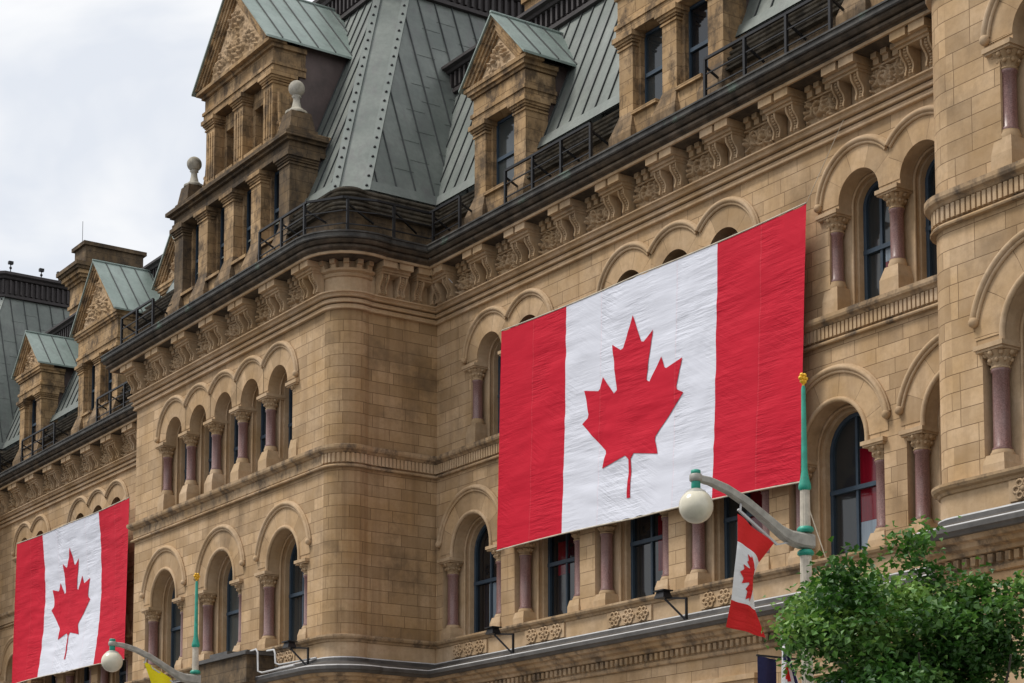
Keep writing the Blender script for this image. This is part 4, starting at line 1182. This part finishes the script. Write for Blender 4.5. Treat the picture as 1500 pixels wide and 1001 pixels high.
row_flag('hanging_flag', LX, rows, lambda u, v: 1 if .29 < v < .69 else 0, [M['small_red'], M['small_white']], 'small limp red and white maple leaf flag hanging under the nearer lamp arm', 'flag', amp=.09, extra=leaf_on)
rows = [(0, (-12.80, 5.32), (-12.55, 5.2), (-12.15, 4.98)), (.5, (-12.62, 4.85), (-12.4, 4.7), (-12.12, 4.6)), (1, (-12.45, 4.2), (-12.3, 4.15), (-12.05, 4.1))]
row_flag('hanging_flag', -38.5, rows, lambda u, v: 0, [M['yellow']], 'plain bright yellow flag hanging under the far lamp arm', 'flag', amp=.06)
# flag with white, navy and red bands draped on a slanting white staff, and a navy banner, both on the nearer lamp post
t_ = thing('draped_flag', (LX, LY - .1, 2.6), 'draped navy, white and red flag on a slanting white staff beside the tree', 'flag')
mb = MB((LX, LY - .4, 3)); mb.tube([(LX, LY - .43, 3.60), (LX, LY - .06, 2.55)], .016, 8); mb.beam((LX, LY - .49, 3.6), (LX, LY - .37, 3.6), .03, .03); mb.beam((LX, LY - .43, 3.56), (LX, LY - .44, 3.68), .03, .03)
put('staff', mb, M['flash'], t_)
def dr(u, v):
    yl = -12.0 - .05 * v; yr = -11.96 + .44 * v ** .85
    return (LX + .02 + .05 * math.sin(u * 9), yl + (yr - yl) * u, 3.53 - 1.0 * v - .05 * u * (1 - v))
def drm(u, v):
    if u > .88 or v < .06: return 1
    if u > .76: return 0
    if .24 < v < .46: return 2 if .12 < u < .66 else 1
    if .19 < v < .50: return 1
    return 1 if abs(u - .4 + (v - .35) * .9) < .1 or u < .06 else 0
mb = MB((LX, LY - .4, 2.6)); mb.grid(dr, 24, 40, drm, lambda u, v: (u, v)); put('cloth', mb, [M['navy'], M['small_white'], M['small_red']], t_)
t_ = thing('navy_banner', (LX - .15, LY - .5, 2.3), 'dark navy banner half hidden behind the tree under the nearer lamp', 'banner')
mb = MB((LX - .15, -12.1, 2.3)); mb.grid(lambda u, v: (LX - .15 + .02 * math.sin(u * 6), -12.29 + .34 * u, 3.39 - .02 * u - 1.1 * v), 12, 12, 0); put('cloth', mb, M['navy'], t_)
mb = MB((LX, -12, 3.4)); mb.beam((LX - .15, -12.3, 3.4), (LX - .15, LY, 3.4), .025, .025); mb.beam((LX - .16, LY, 3.4), (LX, LY, 3.4), .025, .025); put('rod', mb, M['iron'], t_)

# ------------------------------------------------------------------ street tree
def tree(x, y):
    t_ = thing('street_tree', (x, y, GZ + .14), 'leafy green street tree in front of the right tower ledge', 'tree')
    rnd = random.Random(5)
    mb = MB((x, y, GZ + .14)); tips = []
    def branch(p, d, r, L_, depth):
        pts = [Vector(p)]; dd = Vector(d).normalized(); rr = [r]
        for k in range(5):
            dd = (dd + Vector((rnd.uniform(-.2, .2), rnd.uniform(-.2, .2), rnd.uniform(-.05, .15)))).normalized()
            pts.append(pts[-1] + dd * L_ / 5); rr.append(r * (1 - .13 * (k + 1)))
        mb.tube(pts, rr, 7 if depth < 2 else 5)
        if depth >= 2:
            tips.extend(pts[2:]); return
        nb = 5 if depth == 0 else 4
        for k in range(nb):
            a = 2 * PI * k / nb + rnd.uniform(-.5, .5); e = rnd.uniform(.5, 1.1)
            q = pts[-1 - (k % 3)]
            dv = (dd * math.cos(e) + Vector((math.cos(a), math.sin(a), .12)) * math.sin(e))
            branch(q, dv, r * .55, L_ * rnd.uniform(.6, .8), depth + 1)
    branch((x, y, GZ + .1), (.02, 0, 1), .1, 2.3, 0)
    put('trunk', mb, M['bark'], t_)
    cz = 2.15; R3 = Vector((1.55, 1.55, 1.9)); cl = []
    for k in range(6000):
        if len(cl) >= 340: break
        v = Vector((rnd.gauss(0, 1), rnd.gauss(0, 1), rnd.gauss(0, 1))).normalized() * rnd.random() ** .33
        lump = 1 + .3 * noise.noise(v * 2.3 + Vector((3, 1, 7)))
        c_ = Vector((x + v.x * R3.x * lump, y + v.y * R3.y * lump, cz + v.z * R3.z * lump))
        if noise.noise((c_ - Vector((x, y, cz))) * 1.3) < -.34: continue
        lat = (c_.x * .5635 + (c_.y + 29.5) * .826) / (-c_.x * .826 + (c_.y + 29.5) * .5635)
        if lat < .149 or (lat < .178 and c_.z < 2.95) or (lat > .25 and c_.z < 3.0): continue   # pruned clear of the flags on the lamp post
        cl.append(c_)
    for a_, b_, z_, n_ in ((.62, .75, 3.8, 7), (.95, 1.1, 3.75, 8), (-.75, -.8, 3.5, 4)):   # stray shoots
        for k in range(n_): cl.append(Vector((x + a_ + rnd.gauss(0, .08), y + b_ + rnd.gauss(0, .08), z_ - .13 * k)))
    lm = MB((x, y, cz))
    for c_ in cl + [p for p in tips if p.z > .8 and (p - Vector((x, y, cz))).length < 1.2]:
        tone = noise.noise(c_ * 1.3) * 1.2 + rnd.uniform(-.45, .4)
        rc = rnd.uniform(.17, .30)
        for k in range(int(rnd.uniform(80, 135))):
            p = c_ + Vector((rnd.gauss(0, 1), rnd.gauss(0, 1), rnd.gauss(0, .7))) * rc * .6
            d = Vector((rnd.uniform(-1, 1), rnd.uniform(-1, 1), rnd.uniform(-.7, .3))).normalized()
            n_ = Vector((rnd.uniform(-.8, .8), rnd.uniform(-.8, .8), 1)).normalized()
            s_ = d.cross(n_).normalized(); n_ = s_.cross(d)
            L_ = rnd.uniform(.06, .11); w_ = L_ * rnd.uniform(.34, .5)
            q = [p, p + d * L_ * .45 + s_ * w_ + n_ * .012, p + d * L_ - n_ * .015, p + d * L_ * .45 - s_ * w_ + n_ * .012]
            tv = tone + rnd.uniform(-.25, .25)
            lm.add(q, [(0, 1, 2), (0, 2, 3)], 0 if tv < -.15 else (1 if tv < .3 else 2))
    put('crown', lm, [M['leaf_a'], M['leaf_b'], M['leaf_c']], t_)
tree(-15.95, -13.35)
